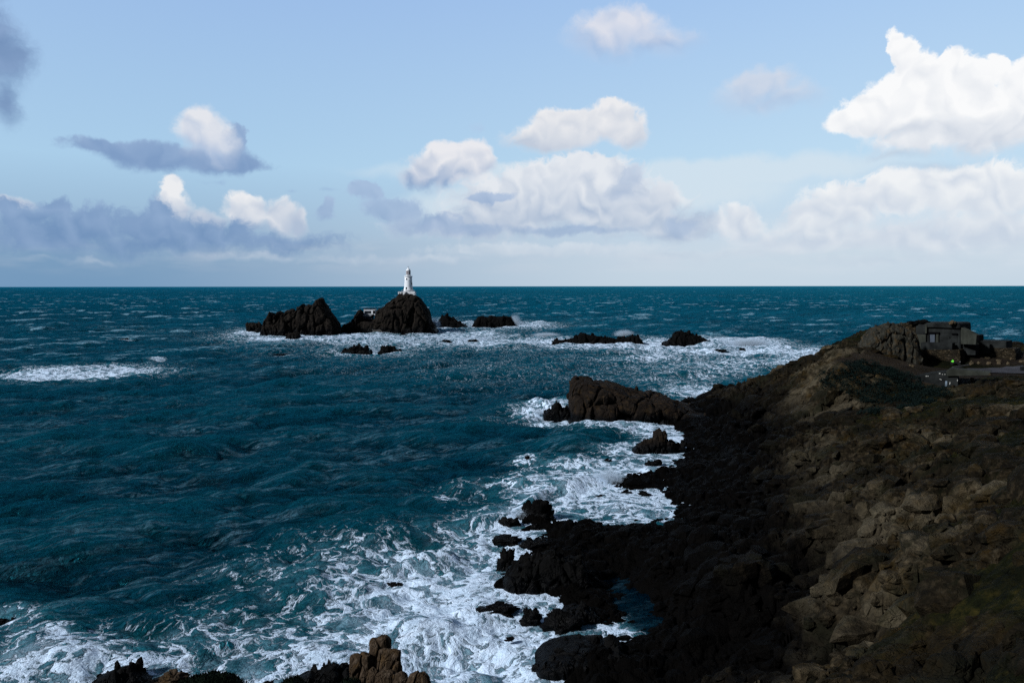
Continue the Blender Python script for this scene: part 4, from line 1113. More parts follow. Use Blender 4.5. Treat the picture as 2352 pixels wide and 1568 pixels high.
# ------------------------------------------------------------------ lighthouse
LD = 526.0
ls = LD / 3072 / 5.228                        # metres per unit of the close crop
lb = at_d(938.3, (1040 + 730 / 5.228) * .5742, LD)
lh_t = thing('lighthouse', 'white round masonry lighthouse on the summit of the dark rock', 'lighthouse', tuple(lb))
zc = lambda y: (730 - y) * ls
xc = lambda x: (x - 1221) * ls
MB().prism([(xc(1122), -2.5), (xc(1366), -2.5), (xc(1366), zc(658)), (xc(1122), zc(658))], -3.6, 3.6).build('platform', M_WHITE, lh_t, .08)
o = MB().prism([(xc(1130), zc(708)), (xc(1358), zc(708)), (xc(1358), zc(700)), (xc(1130), zc(700))], -3.75, 3.75).build('platform_ledge', M_WHITE, lh_t)
MB().lathe([(xc(1322), zc(656)), (xc(1321), zc(640)), (xc(1316), zc(605)), (xc(1312), zc(600)), (xc(1308), zc(560)), (xc(1302), zc(480)), (xc(1299), zc(420)), (xc(1297), zc(362))], 48).build('tower', M_WHITE, lh_t, smooth=True)
gal = MB().lathe([(xc(1297), zc(364)), (xc(1306), zc(358)), (xc(1309), zc(352)), (xc(1309), zc(344)), (xc(1296), zc(340)), (xc(1296), zc(338))], 48).build('gallery', M_WHITE, lh_t, smooth=True)
rb = MB()
for k in range(16):
    a = 2 * PI * k / 16; r_ = xc(1302)
    rb.bar((r_ * math.cos(a), r_ * math.sin(a), zc(345)), (r_ * math.cos(a), r_ * math.sin(a), zc(318)), .03, 4)
    b_ = 2 * PI * (k + 1) / 16
    for zz in (318, 331):
        rb.bar((r_ * math.cos(a), r_ * math.sin(a), zc(zz)), (r_ * math.cos(b_), r_ * math.sin(b_), zc(zz)), .025, 4)
rb.build('railing', M_WHITE, gal)
lan = MB().lathe([(xc(1270), zc(338)), (xc(1270), zc(303)), (xc(1272), zc(300))], 32).build('lantern_room', M_WHITE, lh_t, smooth=True)
MB().lathe([(xc(1264), zc(300)), (xc(1264), zc(230))], 16).build('glazing', M_REDG, lan)
MB().lathe([(xc(1236), zc(298)), (xc(1242), zc(280)), (xc(1242), zc(250)), (xc(1234), zc(235))], 16).build('lens', M_DARKW, lan)
gb = MB()
for k in range(12):
    a = 2 * PI * (k + .5) / 12; r_ = xc(1266.5)
    gb.bar((r_ * math.cos(a), r_ * math.sin(a), zc(301)), (r_ * math.cos(a), r_ * math.sin(a), zc(229)), .09, 5)
gb.lathe([(xc(1268), zc(262)), (xc(1268), zc(267))], 32)
gb.build('glazing_bars', M_WHITE, lan)
dome = MB().lathe([(xc(1271), zc(231)), (xc(1271), zc(226)), (xc(1263), zc(210)), (xc(1250), zc(192)), (xc(1240), zc(178)), (xc(1233), zc(174)), (xc(1232), zc(160)), (xc(1226), zc(155))], 32).build('dome', M_WHITE, lan, smooth=True)
MB().bar((0, 0, zc(156)), (0, 0, zc(130)), .09).bar((-.65, 0, zc(144)), (.65, 0, zc(144)), .05).build('weather_vane', M_IRON, lan)
MB().bar((xc(1271), -.3, zc(320)), (xc(1271), -.3, zc(182)), .05).box(xc(1266), xc(1277), -.45, -.15, zc(188), zc(180)).build('antenna', M_WHITE, lh_t)
def tower_r(y): return float(np.interp(y, [362, 420, 480, 560, 600], [xc(1297), xc(1299), xc(1302), xc(1308), xc(1312)]))
r_ = tower_r(400)
w1 = MB().box(xc(1184), xc(1207), -r_ - .06, -r_ + .5, zc(416), zc(383)).build('window', M_KERB, lh_t)
MB().box(xc(1189), xc(1202), -r_ - .1, -r_ - .05, zc(412), zc(390)).build('pane', M_DARKW, w1)
r_ = tower_r(490)
a = R(-28)
w2 = MB().box(-.5, .35, -.3, .35, zc(512), zc(472)).build('window', M_DARKW, lh_t)
w2.location = (r_ * math.cos(a) * .99, r_ * math.sin(a) * .99, 0); w2.rotation_euler = (0, 0, a)
r_ = tower_r(600)
dr = MB().prism([(xc(1176), zc(652)), (xc(1201), zc(652)), (xc(1201), zc(576)), (xc(1196), zc(567)), (xc(1182), zc(567)), (xc(1176), zc(576))], -r_ - .05, -r_ + .8).build('door', M_BLACK, lh_t)
st = MB()
for k in range(8):                            # outside steps up to the door
    x0 = xc(1150 + k * 5)
    st.box(x0, x0 + 5 * ls, -4.5, -3.6, -2, zc(706 - k * 6.2))
st.build('steps', M_SHED, lh_t)
st = MB()
for x0, x1 in ((1094, 1353),):
    for q in range(10):
        xx = x0 + (x1 - x0) * q / 9
        st.bar((xc(xx), -3.45, zc(658)), (xc(xx), -3.45, zc(624)), .04, 4)
    for zz in (624, 640):
        st.bar((xc(x0), -3.45, zc(zz)), (xc(x1), -3.45, zc(zz)), .04, 4)
st.build('platform_railing', M_WHITE, lh_t)
ann = MB().box(xc(1018), xc(1118), -3.2, 2.5, -2.2, zc(664)).build('annex', M_WHITE, lh_t, .05)
MB().box(xc(1014), xc(1119), -3.35, 2.6, zc(664), zc(660)).build('coping', M_WHITE, ann)
MB().box(xc(1043), xc(1055), -3.25, -3.1, zc(706), zc(678)).build('window', M_DARKW, ann)
MB().box(xc(1087), xc(1112), -3.25, -3.1, zc(736), zc(676)).build('doorway', M_BLACK, ann)

# stair with rails from the summit down to the house
stair = thing('stairway', 'dark stairway with handrails climbing the left ridge of the lighthouse rock', 'stairs', tuple(at_d(900, 696, LD - 2)))
A_ = at_d(880, 711, LD - 3); B_ = at_d(922, 679.5, LD - 1)
sm = MB(); N_ = 46
for k in range(N_):
    p = A_ + (B_ - A_) * k / N_; q = A_ + (B_ - A_) * (k + 1) / N_
    sm.box(p[0], q[0], p[1] - .7, p[1] + .7, p[2] - 3, q[2])
o = sm.build('steps', M_SHED, stair); o.matrix_parent_inverse = Matrix.Translation(-stair.location)
sm = MB()
for sy in (-.7, .7):
    off = np.array([0, sy, 1.0])
    sm.bar(A_ + off, B_ + off, .06, 4)
    for k in range(0, 24):
        p = A_ + (B_ - A_) * (k + .5) / 24
        sm.bar(p + np.array([0, sy, 0]), p + off, .045, 4)
o = sm.build('handrail', M_SHED, stair); o.matrix_parent_inverse = Matrix.Translation(-stair.location)

# ------------------------------------------------------------------ keepers' house and slipway
HD = 519.5
hs = HD / 3072 / 5.228
hb = at_d((1400 + 405 / 5.228) * .5742, (1040 + 1245 / 5.228) * .5742, HD)
hx = lambda x: (x - 405) * hs
hz = lambda y: (1245 - y) * hs
hh = thing('flat_roofed_house', 'small white flat roofed house with a dark window band beside the lighthouse rock', 'building', tuple(hb))
up = MB().box(hx(292), hx(525), 0, 5.5, hz(1180), hz(1024)).build('upper_wall', M_WHITE, hh)
MB().box(hx(286), hx(532), -.4, 5.9, hz(1024), hz(1013)).build('roof', M_ROOF, hh)
MB().box(hx(294), hx(523), -.2, 5.7, hz(1032), hz(1024.2)).build('fascia', M_WHITE, hh)
wb = MB().box(hx(303), hx(446), -.05, .3, hz(1118), hz(1062)).build('window', M_DARKW, hh)
mb = MB()
for k in range(1, 5):
    xx = hx(303 + 143 * k / 5); mb.box(xx - .06, xx + .06, -.10, 0, hz(1118), hz(1062))
mb.build('mullions', M_IRON, wb)
MB().box(hx(480), hx(522), -.05, .3, hz(1122), hz(1055)).build('doorway', M_BLACK, hh)
MB().box(hx(526), hx(562), .6, 2.6, hz(1120), hz(1056)).build('side_annex', M_WHITE, hh)
MB().add([(hx(262), -3.0, hz(1160)), (hx(450), -3.0, hz(1163)), (hx(502), 0, hz(1130)), (hx(292), 0, hz(1122)),
          (hx(262), -3.0, hz(1166)), (hx(450), -3.0, hz(1169)), (hx(502), 0, hz(1136)), (hx(292), 0, hz(1128))],
         [(0,1,2,3),(7,6,5,4),(0,4,5,1),(1,5,6,2),(2,6,7,3),(3,7,4,0)]).build('lean_to_roof', M_LEAN, hh)
MB().box(hx(266), hx(448), -2.7, 0, -2.5, hz(1167)).build('lower_wall', M_SHED, hh)
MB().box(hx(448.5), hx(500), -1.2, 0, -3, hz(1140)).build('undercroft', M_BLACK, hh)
MB().box(hx(262), hx(266), -2.9, -2.6, -1, hz(1167)).build('post', M_LEAN, hh)
MB().box(hx(356), hx(384), -2.76, -2.5, 0, hz(1176)).build('door', M_IRON, hh)
MB().box(hx(452), hx(470), -1.6, -1.25, hz(1245), hz(1212)).build('crate', M_WHITE, hh)

sw = thing('slipway', 'grey concrete slipway running down from the white house into the surf', 'slipway', tuple(at_z(870, 765, 0)))
T0, T1_ = at_d(839.5, 738, 513), at_d(855, 738, 513)
Bm0, Bm1 = at_d(849, 750, 508.5), at_d(866, 750, 508.5)
B0, B1 = at_z(866, 769, -.3), at_z(887, 769, -.3)
pts = [T0, T1_, Bm0, Bm1, B0, B1]
vs = [tuple(p) for p in pts] + [(p[0], p[1] + 3, p[2] - 7) for p in pts]
o = MB().add(vs, [(0,2,3,1),(2,4,5,3),(6,7,9,8),(8,9,11,10),(0,6,8,2),(2,8,10,4),(1,3,9,7),(3,5,11,9),(4,10,11,5),(0,1,7,6)]).build('ramp', M_SLIP, sw)
o.matrix_parent_inverse = Matrix.Translation(-sw.location)
mb = MB().bar(T0 + np.array([0, 0, .15]), Bm0 + np.array([0, 0, .15]), .22).bar(Bm0 + np.array([0, 0, .15]), B0 + np.array([0, 0, .15]), .22)
o = mb.build('kerb', M_KERB, sw); o.matrix_parent_inverse = Matrix.Translation(-sw.location)

# ------------------------------------------------------------------ bunker on the headland
BD = 182.0
PHI = R(-44)
def crop(cx, cy): return (3560 + cx / 4.388) * .5742, (1260 + cy / 4.388) * .5742
BO = at_d(*crop(850, 480), BD)
ex_ = np.array([math.cos(PHI), math.sin(PHI), 0]); ey_ = np.array([-math.sin(PHI), math.cos(PHI), 0])
def loc(cx, cy, k=0.0):                       # local x, z where the view ray meets the wall plane y = k
    r = ray(*crop(cx, cy)); c = np.array([0, 0, EYE]) - BO
    t = (k - c @ ey_) / (r @ ey_)
    p = c + r * t
    return float(p @ ex_), float(p[2])
bk = thing('concrete_bunker', 'massive dark wartime concrete bunker on the headland, built against a rocky knoll', 'bunker', tuple(BO), PHI)
def slab(name, pts, k0, k1, mat, parent=None, bevel=0.05):
    return MB().prism([loc(a, b, k0) for a, b in pts], k0, k1).build(name, mat, parent or bk, bevel)
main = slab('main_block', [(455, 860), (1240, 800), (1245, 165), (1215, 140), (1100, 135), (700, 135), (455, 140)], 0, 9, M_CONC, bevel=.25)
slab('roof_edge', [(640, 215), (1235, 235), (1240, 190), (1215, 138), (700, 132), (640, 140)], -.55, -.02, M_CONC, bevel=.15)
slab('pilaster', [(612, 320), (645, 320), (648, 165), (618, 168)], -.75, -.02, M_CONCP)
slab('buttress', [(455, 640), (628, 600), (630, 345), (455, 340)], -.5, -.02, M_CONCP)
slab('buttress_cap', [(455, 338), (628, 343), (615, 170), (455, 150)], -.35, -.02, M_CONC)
d1 = slab('door_recess', [(690, 482), (865, 482), (865, 330), (690, 330)], -.12, -.03, M_BLACK, bevel=0)
slab('door', [(703, 480), (785, 480), (785, 335), (703, 335)], -.2, -.13, M_BDOOR, d1, bevel=.01)
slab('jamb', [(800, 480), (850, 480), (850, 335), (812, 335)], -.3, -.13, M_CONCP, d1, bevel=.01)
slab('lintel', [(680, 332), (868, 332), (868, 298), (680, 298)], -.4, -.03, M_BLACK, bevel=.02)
slab('door_recess', [(1090, 482), (1178, 482), (1178, 340), (1090, 340)], -.12, -.03, M_CONC, bevel=0)
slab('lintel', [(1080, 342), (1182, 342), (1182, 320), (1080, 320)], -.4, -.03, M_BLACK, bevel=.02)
slab('firing_slit', [(1042, 412), (1056, 412), (1056, 380), (1042, 380)], -.1, -.02, M_BLACK, bevel=0)
slab('parapet', [(540, 608), (1092, 612), (1092, 490), (540, 480)], -3.2, -.8, M_CONC, bevel=.06)
# wing wall coming forward to the right
a0, z0 = loc(1243, 215, -.1); a1, z1 = loc(1243, 505, -.1)
b0, z2 = loc(1520, 350, -2.4); b1, z3 = loc(1503, 516, -2.4)
MB().add([(a0, -.1, z0), (a1, -.1, z1), (b1, -2.4, z3), (b0, -2.4, z2), (a0 + .5, 1.2, z0), (a1 + .5, 1.2, z1), (b1 + .5, -1.4, z3), (b0 + .5, -1.4, z2)],
         [(0,1,2,3),(7,6,5,4),(0,3,7,4),(1,5,6,2),(3,2,6,7),(0,4,5,1)]).build('wing_wall', M_CONCP, bk)
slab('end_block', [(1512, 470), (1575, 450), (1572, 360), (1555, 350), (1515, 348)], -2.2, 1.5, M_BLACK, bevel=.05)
slab('apron', [(1185, 700), (1500, 700), (1505, 520), (1240, 508), (1185, 490)], 1.0, 4.0, M_CONC, bevel=.05)
slab('rubble_base', [(500, 640), (505, 900), (700, 900), (1235, 870), (1232, 700), (1220, 612), (540, 606)], -3.5, 0.5, M_RUB, bevel=.1)
slab('rubble_flank', [(390, 800), (455, 800), (455, 138), (180, 140), (60, 160), (100, 250), (250, 350), (330, 480)], .3, 7, M_RUB, bevel=.15)
# low annex wall to the right
anx = thing('concrete_emplacement', 'low dark concrete emplacement right of the bunker on a rubble footing', 'bunker', tuple(BO), PHI)
slab('wall', [(1500, 700), (2042, 640), (2042, 462), (1505, 448)], 5.0, 11, M_CONC, anx, .06)
slab('rubble_footing', [(1700, 880), (2190, 880), (2215, 680), (2190, 600), (2130, 580), (1770, 575)], 4.6, 10.5, M_RUB, anx, .15)

# ---- finding the ground under a place in the view
def ground(px, py):
    r = ray(px, py); t = np.linspace(12, 260, 1600)
    X, Y, Z = r[0] * t, r[1] * t, EYE + r[2] * t
    h = land_h(X, Y)[0]
    k = np.argmax(h > Z)
    if not (h > Z).any():
        k = np.argmin(np.abs(Z - h))
    return np.array([X[k], Y[k], h[k]]), t[k] * r[1]

M_KNOLL = rock_mat('grey_fissured_granite', (.006, .006, .0045), (.024, .023, .018), (.060, .056, .044), .1, lichen=.35, sc=1.3, wetc=(.01, .01, .009))
# knoll of rock left of the bunker
loft_rock('rock_outcrop', 'pale grey fissured granite outcrop rising left of the bunker', [(1975,806),(1985,790),(1992,770),(2002,756),(2012,749),(2026,746),(2040,742),(2055,744),(2075,752),(2090,760),(2100,790),(2104,815)], 832, 4.5, M_KNOLL, .6, 2.6, 71, cat='rock outcrop', d=171, zb=11.0, sharp=.4, nx=120, nt=100, blocky=160, bs=.7)
kn, kd = np.array(at_d(2100, 742, 186)), 186
lump_rock('turf_mound', 'low grassy hump of earth and stones on the bunker roof', 0, 0, 0, 0, M_REEF, 72, cat='mound', pos=tuple(at_d(*crop(520, 138), 186)), size=(2.6, 1.6, .65))
lump_rock('cairn', 'small pile of pale stones on top of the bunker roof near its right end', 0, 0, 0, 0, M_BOULD, 73, cat='cairn', pos=tuple(at_d(*crop(1098, 140), 179)), size=(.6, .5, .45))

# boulders lining the road
bl = [(1430, 868, 62, 58, 'squarish tan boulder, leftmost of the row above the road'), (1570, 862, 62, 44, 'rounded grey boulder, second from the left in the row above the road'),
      (1740, 862, 76, 40, 'flat topped boulder, third from the left in the row above the road'), (1915, 860, 62, 48, 'wedge shaped boulder, fourth from the left above the road'),
      (2072, 875, 60, 46, 'orange tan boulder, rightmost of the row above the road'), (1718, 768, 74, 32, 'flat pale boulder up the bank beside the dirt track'),
      (1905, 812, 80, 34, 'low boulder at the edge of the dirt track behind the row'), (2133, 778, 76, 34, 'pale angular boulder on the dark turf below the emplacement'), (2318, 830, 90, 34, 'long pale boulder at the right edge of the frame'),
      (1440, 1155, 86, 50, 'orange lichened boulder below the road edge'), (370, 900, 90, 34, 'pale flat slab of stone beside the path left of the rubble wall')]
for i, (cx_, cy_, w_, h_, lab) in enumerate(bl):
    g, dd = ground(*crop(cx_, cy_ - 3))
    s_ = dd / 3072 / 4.388
    lump_rock('boulder', lab, 0, 0, 0, 0, M_BOULD, 80 + i, cat='boulder', group='boulders placed about the road', pos=(g[0], g[1], g[2] - .05), size=(w_ * s_ * .5, w_ * s_ * .4, h_ * s_ * .9), nu=28, nv=16)

# road: a worn tarmac turning place, draped a little over the ground
def drape(name, poly, mat, lift=.10, kind='structure', nu=60, nv=14):
    A, B, C, D = [at_z(*crop(*p), 13.2)[:2] for p in poly]   # left-near, right-near, right-far, left-far
    u, v = np.meshgrid(np.linspace(0, 1, nu), np.linspace(0, 1, nv))
    u, v = u[..., None], v[..., None]
    xy = (A * (1 - u) + B * u) * (1 - v) + (D * (1 - u) + C * u) * v
    hgt = land_h(xy[..., 0], xy[..., 1])[0]
    k = np.ones(5) / 5
    hgt = np.apply_along_axis(lambda q: np.convolve(np.pad(q, 2, 'edge'), k, 'valid'), 1, hgt) + lift
    return tag(link(name, grid_mesh(name, xy[..., 0], xy[..., 1], hgt), mat), kind=kind)
drape('road', [(1150, 965), (2500, 1005), (2500, 893), (1300, 890)], M_ROAD, .16)
def beam(name, label, p, q, w_, h_, mat, cat):
    P_, Q_ = ground(*crop(*p))[0], ground(*crop(*q))[0]
    d_ = (Q_ - P_); L_ = float(np.hypot(d_[0], d_[1])); a_ = math.atan2(d_[1], d_[0])
    o = MB().add([(0,-w_/2,-.5),(L_,-w_/2,d_[2]-.5),(L_,w_/2,d_[2]-.5),(0,w_/2,-.5),(0,-w_/2,h_),(L_,-w_/2,d_[2]+h_),(L_,w_/2,d_[2]+h_),(0,w_/2,h_)],
             [(0,3,2,1),(4,5,6,7),(0,1,5,4),(1,2,6,5),(2,3,7,6),(3,0,4,7)]).build(name, mat, None, .04)
    o.location = tuple(P_); o.rotation_euler = (0, 0, a_)
    return tag(o, label, cat)
beam('kerb_wall', 'low pale concrete kerb slanting up to the squarish boulder at the far road edge', (1100, 930), (1400, 885), .35, .3, M_KERB, 'kerb')
beam('kerb_wall', 'dark low retaining kerb along the near edge of the road', (1330, 968), (1780, 1002), .3, .32, M_CONC, 'kerb')

# half buried lower bunker with white graffiti
LO, LDD = ground(*crop(760, 1225))
LPHI = R(-34)
lw = thing('buried_bunker', 'half buried low concrete bunker wall with white paint marks and a pale blue panel', 'bunker', tuple(LO), LPHI)
lx_ = np.array([math.cos(LPHI), math.sin(LPHI), 0]); ly_ = np.array([-math.sin(LPHI), math.cos(LPHI), 0])
def loc2(cx, cy, k=0.0):
    r = ray(*crop(cx, cy)); c = np.array([0, 0, EYE]) - LO
    t = (k - c @ ly_) / (r @ ly_); p = c + r * t
    return float(p @ lx_), float(p[2])
def slab2(name, pts, k0, k1, mat, parent=None, bevel=.04):
    return MB().prism([loc2(a, b, k0) for a, b in pts], k0, k1).build(name, mat, parent or lw, bevel)
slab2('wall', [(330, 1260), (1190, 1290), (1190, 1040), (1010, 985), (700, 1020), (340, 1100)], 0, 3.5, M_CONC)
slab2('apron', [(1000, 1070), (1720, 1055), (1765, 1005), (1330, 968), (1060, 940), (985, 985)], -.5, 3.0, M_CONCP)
slab2('panel', [(966, 1244), (1004, 1244), (1004, 1156), (970, 1156)], -.1, -.01, M_LDOOR, bevel=0)
def strokes(name, segs, wd=.10):
    mb = MB()
    for p, q in segs:
        (x0, z0), (x1, z1) = loc2(*p, -.03), loc2(*q, -.03)
        dx_, dz_ = x1 - x0, z1 - z0; L_ = math.hypot(dx_, dz_) + 1e-6; nx_, nz_ = -dz_ / L_ * wd / 2, dx_ / L_ * wd / 2
        mb.prism([(x0 - nx_, z0 - nz_), (x1 - nx_, z1 - nz_), (x1 + nx_, z1 + nz_), (x0 + nx_, z0 + nz_)], -.04, -.01)
    return mb.build(name, M_CHALK, lw)
strokes('graffiti', [((380, 1150), (408, 1165)), ((400, 1160), (440, 1180)), ((428, 1195), (440, 1160)), ((438, 1162), (458, 1148)), ((405, 1172), (425, 1190)), ((395, 1162), (430, 1166))], .2)
strokes('graffiti', [((1043, 1180), (1055, 1178)), ((1055, 1178), (1057, 1190)), ((1057, 1190), (1047, 1198)), ((1048, 1198), (1048, 1215))], .13)
strokes('graffiti', [((868, 1016), (868, 1032))], .13)
strokes('graffiti', [((880, 1014), (882, 1030))], .13)
strokes('graffiti', [((915, 1040), (930, 1036))], .13)
strokes('graffiti', [((958, 1040), (972, 1036))], .13)
strokes('graffiti', [((628, 1065), (640, 1078)), ((640, 1078), (650, 1062)), ((660, 1072), (678, 1070))], .12)
strokes('graffiti', [((1184, 1130), (1182, 1160))], .1)
strokes('graffiti', [((870, 1120), (905, 1135))], .1)

# ------------------------------------------------------------------ motorbike, bin
g = at_d(*crop(1150, 838), 175.3); g[2] = land_h(g[:1], g[1:2])[0][0]
mc = thing('motorbike', 'dark motorbike with a fluorescent green front parked below the rubble wall', 'motorbike', tuple(g), R(-20))
for xx in (-.72, .72):
    w_ = MB().lathe([(.31, -.06), (.33, 0), (.31, .06)], 20).build('wheel', M_TYRE, mc)
    w_.location = (xx, 0, .33); w_.rotation_euler = (R(90), 0, 0)
    r_ = MB().lathe([(.19, -.03), (.19, .03)], 12).build('rim', M_IRON, w_)
MB().prism([(-.45, .38), (.35, .33), (.45, .62), (.1, .80), (-.25, .88), (-.5, .75)], -.16, .16).build('engine_body', M_BIN, mc, .05)
MB().prism([(-.85, .70), (-.48, .55), (-.30, .95), (-.58, 1.22), (-.66, 1.0), (-.9, .84)], -.2, .2).build('fairing', M_GREEN, mc, .05)
MB().prism([(-.1, .80), (.75, .92), (.95, 1.0), (.6, .82), (.1, .70)], -.12, .12).build('seat', M_TYRE, mc, .03)
MB().bar((-.42, -.36, 1.03), (-.42, .36, 1.03), .025).bar((-.72, -.1, .33), (-.5, -.1, .95), .03).bar((-.72, .1, .33), (-.5, .1, .95), .03).build('handlebar', M_IRON, mc)
MB().box(.9, .93, -.1, .1, .72, .86).build('number_plate', M_WHITE, mc)
g, dd = ground(*crop(2335, 985))
bn = thing('litter_bin', 'dark litter bin with a pale rim at the right end of the road', 'bin', tuple(g), R(-15))
MB().prism([(-.42, 0), (.42, 0), (.48, .95), (-.48, .95)], -.35, .35).build('body', M_BIN, bn, .04)
MB().box(-.52, .52, -.4, .4, .95, 1.02).build('rim', M_KERB, bn, .01)
MB().prism([(-.5, 1.02), (.5, 1.02), (.35, 1.16), (-.35, 1.16)], -.38, .38).build('lid', M_BIN, bn, .03)

# ------------------------------------------------------------------ gorse bushes
def leaf_mat(name, c1, c2):
    m, n, b = new_mat(name)
    pos = n.new('ShaderNodeNewGeometry').outputs['Position']
    n.put(b.inputs['Base Color'], n.mix(n.noise(pos, 1.3, 4, .6), c1, c2))
    b.inputs['Roughness'].default_value = .8; b.inputs['Specular IOR Level'].default_value = .05
    return m
M_GORSE = leaf_mat('dark_gorse_leaves', (.0015, .004, .004), (.006, .013, .011))
M_ICE = leaf_mat('dark_succulent_leaves', (.001, .0022, .001), (.003, .007, .003))
def tris_mesh(name, P, dirs, L, wd, mat, parent=None):
    n = len(P)
    d = dirs / np.linalg.norm(dirs, axis=1, keepdims=True)
    sd = np.cross(d, rng.normal(size=(n, 3))); sd /= np.linalg.norm(sd, axis=1, keepdims=True) + 1e-9
    L = L[:, None]; w_ = wd[:, None]
    v = np.stack([P - sd * w_, P + d * L * .55 - sd * w_ * 1.1, P + d * L, P + d * L * .55 + sd * w_ * 1.1, P + sd * w_], 1).reshape(-1, 3)
    me = bpy.data.meshes.new(name)
    me.vertices.add(n * 5); me.vertices.foreach_set('co', v.astype(np.float32).ravel())
    me.loops.add(n * 5); me.loops.foreach_set('vertex_index', np.arange(n * 5, dtype=np.int32))
    me.polygons.add(n); me.polygons.foreach_set('loop_start', np.arange(0, n * 5, 5, dtype=np.int32))
    me.update(calc_edges=True)
    return link(name, me, mat, parent)
def bush(label, px, py, rx, ry, rot, n_clump, seed, hgt=1.1):
    r = np.random.default_rng(seed)
    g, _ = ground(px, py)
    a = r.uniform(0, 2 * PI, n_clump); q = np.sqrt(r.uniform(0, 1, n_clump))
    u, v = q * np.cos(a) * rx, q * np.sin(a) * ry
    cx_ = g[0] + u * math.cos(rot) - v * math.sin(rot); cy_ = g[1] + u * math.sin(rot) + v * math.cos(rot)
    keep = fbm(cx_ / 3, cy_ / 3, s=seed, o=3) > -.35
    cx_, cy_ = cx_[keep], cy_[keep]
    cz_ = land_h(cx_, cy_)[0]
    rad = r.uniform(.5, 1.1, len(cx_))
    k = 60
    dr = r.normal(size=(len(cx_), k, 3)); dr[..., 2] = np.abs(dr[..., 2]); dr /= np.linalg.norm(dr, axis=-1, keepdims=True)
    rr_ = rad[:, None, None] * r.uniform(.6, 1.05, (len(cx_), k, 1))
    P_ = np.stack([cx_, cy_, cz_], -1)[:, None] + dr * rr_ * np.array([1, 1, hgt])
    n = len(cx_) * k
    tris = tris_mesh('gorse_bush', P_.reshape(-1, 3), (dr + r.normal(size=dr.shape) * .5).reshape(-1, 3), r.uniform(.15, .35, n), r.uniform(.03, .07, n), M_GORSE)
    return tag(tris, label, 'bush', 'gorse bushes on the headland')
bush('large dark gorse thicket spreading below the bunker knoll', 2030, 878, 11, 11, .6, 520, 5)
bush('smaller dark gorse thicket just below the sandy path', 2052, 945, 8, 4.5, .5, 220, 6, .9)

# trailing succulents and a pale stone in the foreground
def ice_plant(label, px, py, d, wid, seed):
    r = np.random.default_rng(seed)
    c = at_d(px, py, d)
    n = int(900 * wid)
    u = r.uniform(-1, 1, n); v = r.uniform(-1, 1, n); ok = u * u + v * v < 1; u, v = u[ok], v[ok]
    x = c[0] + u * wid / 2; y = c[1] + v * .7
    top = c[2] - .07 - .35 * (u * u + v * v) + .05 * fbm(x * 5, y * 5, s=seed, o=2)
    t = thing('ice_plant', label, 'plant', (c[0], c[1], c[2] - 1.2), 0, 'succulent mats in the foreground')
    dr = np.stack([r.normal(size=len(x)) * .5, r.normal(size=len(x)) * .5, r.uniform(.5, 1.2, len(x))], -1)
    o = tris_mesh('leaves', np.stack([x, y, top], -1), dr, r.uniform(.06, .12, len(x)), r.uniform(.007, .012, len(x)), M_ICE, t)
    o.matrix_parent_inverse = Matrix.Translation(-t.location)
    th = np.linspace(0, 2 * PI, 40, endpoint=False); ph = np.linspace(0, 1, 12)
    Q, T = np.meshgrid(ph, th, indexing='ij')
    X, Y = c[0] + Q * 1.08 * np.cos(T) * wid / 2, c[1] + Q * 1.08 * np.sin(T) * .72
    me = grid_mesh('mat', X, Y, c[2] - .08 - .35 * Q * Q - 4 * np.maximum(Q - .86, 0) * 2 + .05 * fbm(X * 5, Y * 5, s=seed, o=2), wrap=True)
    o = link('mat', me, M_ICE, t); o.matrix_parent_inverse = Matrix.Translation(-t.location)
ice_plant('wide dark mat of spiky succulent leaves at the bottom edge of the frame', 478, 1549, 16, 1.75, 3)
ice_plant('small dark tuft of spiky leaves right of the wide succulent mat', 662, 1560, 16.3, .75, 4)
ice_plant('dark spiky tuft just left of the rock pinnacle', 800, 1562, 16.2, .7, 6)
lump_rock('boulder', 'pale rounded stone beside the wide succulent mat', 0, 0, 0, 0, M_PINN, 99, cat='boulder', pos=tuple(at_d(398, 1566, 17.5)), size=(.32, .25, .2))

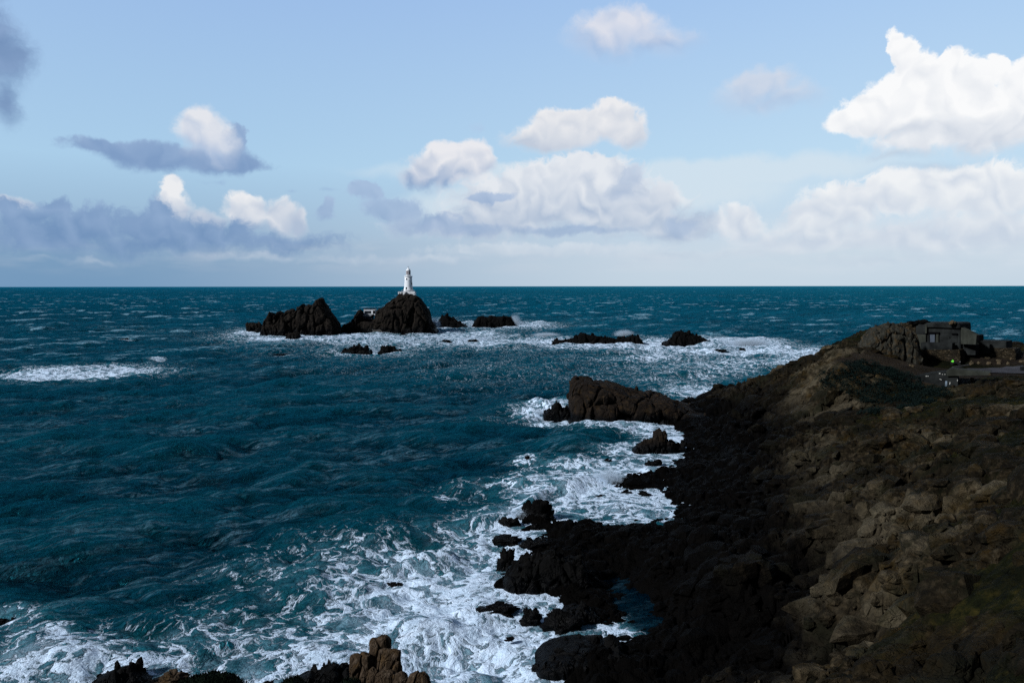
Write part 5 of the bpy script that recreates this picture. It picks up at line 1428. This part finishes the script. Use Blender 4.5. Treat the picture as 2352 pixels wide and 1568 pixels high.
# ------------------------------------------------------------------ spray
def spray_mat():
    m, n, b = new_mat('sea_spray')
    n.n.remove(b)
    v = n.new('ShaderNodeVolumePrincipled')
    tcn = n.new('ShaderNodeTexCoord')
    g = tcn.outputs['Generated']
    pos = tcn.outputs['Object']
    c = n.v('LENGTH', n.v('MULTIPLY', n.v('SUBTRACT', g, (.5, .5, .3)), (2.0, 2.0, 1.5)))
    nz = n.noise(pos, 2.2, 4, .65)
    dn = n.ss(n.m('ADD', n.m('SUBTRACT', 1.0, c), n.m('MULTIPLY', n.m('SUBTRACT', nz, .5), 1.9)), .2, 1.0)
    n.put(v.inputs['Density'], n.m('MULTIPLY', dn, 1.7))
    v.inputs['Color'].default_value = (.74, .86, .98, 1)
    o_ = [q for q in n.n if q.type == 'OUTPUT_MATERIAL'][0]
    n.l.new(v.outputs[0], o_.inputs['Volume'])
    return m
M_SPRAY = spray_mat()
def spray(label, px, py, w_, h_, dep, seed, d=None):
    p = at_z(px, py, 0) if d is None else at_d(px, py, d)
    s_ = p[1] / F
    th = np.linspace(0, 2 * PI, 28, endpoint=False); ph = np.linspace(-PI / 2, PI / 2, 16)
    Q, T = np.meshgrid(ph, th, indexing='ij')
    ux, uy, uz = np.cos(Q) * np.cos(T), np.cos(Q) * np.sin(T), np.sin(Q)
    r = 1 + .35 * fbm(ux * 1.6 + seed, uy * 1.6, uz * 1.6 + 3, s=seed, o=3)
    X, Y, Z = ux * r * w_ * s_ / 2, uy * r * dep, np.maximum(uz * r, -.12) * h_ * s_
    me = grid_mesh('sea_spray', X, Y, Z, wrap=True)
    o = link('sea_spray', me, M_SPRAY)
    o.location = (p[0], p[1], max(p[2], 0) - .2)
    return tag(o, label, 'spray', 'bursts of white spray')
spray('tall white burst of spray at the right end of the flat topped islet', 1184, 752, 34, 40, 3, 1)
spray('faint white spray between the lighthouse rock and the low pointed rock', 996, 748, 40, 26, 3, 2, 530)
spray('white spray where the big wave hits the angular rock', 1236, 1156, 60, 44, 2.0, 3)
spray('pale spray plume rising left of the long shore ledge', 1400, 1112, 110, 52, 2.5, 4)
spray('white churn of spray on the wave crest left of the angular rock', 1180, 1190, 110, 30, 1.6, 5)
spray('spray blown off the breaker right of the wedge shaped rock', 1722, 792, 150, 22, 4, 6)
spray('low spray behind the right end of the long low reef rock', 1432, 776, 60, 20, 3, 7, 478)
spray('low spray behind the left end of the long low reef rock', 1255, 788, 90, 12, 3, 8, 478)
spray('low white splash at the left foot of the finger rock', 1238, 948, 40, 14, 1.5, 9)
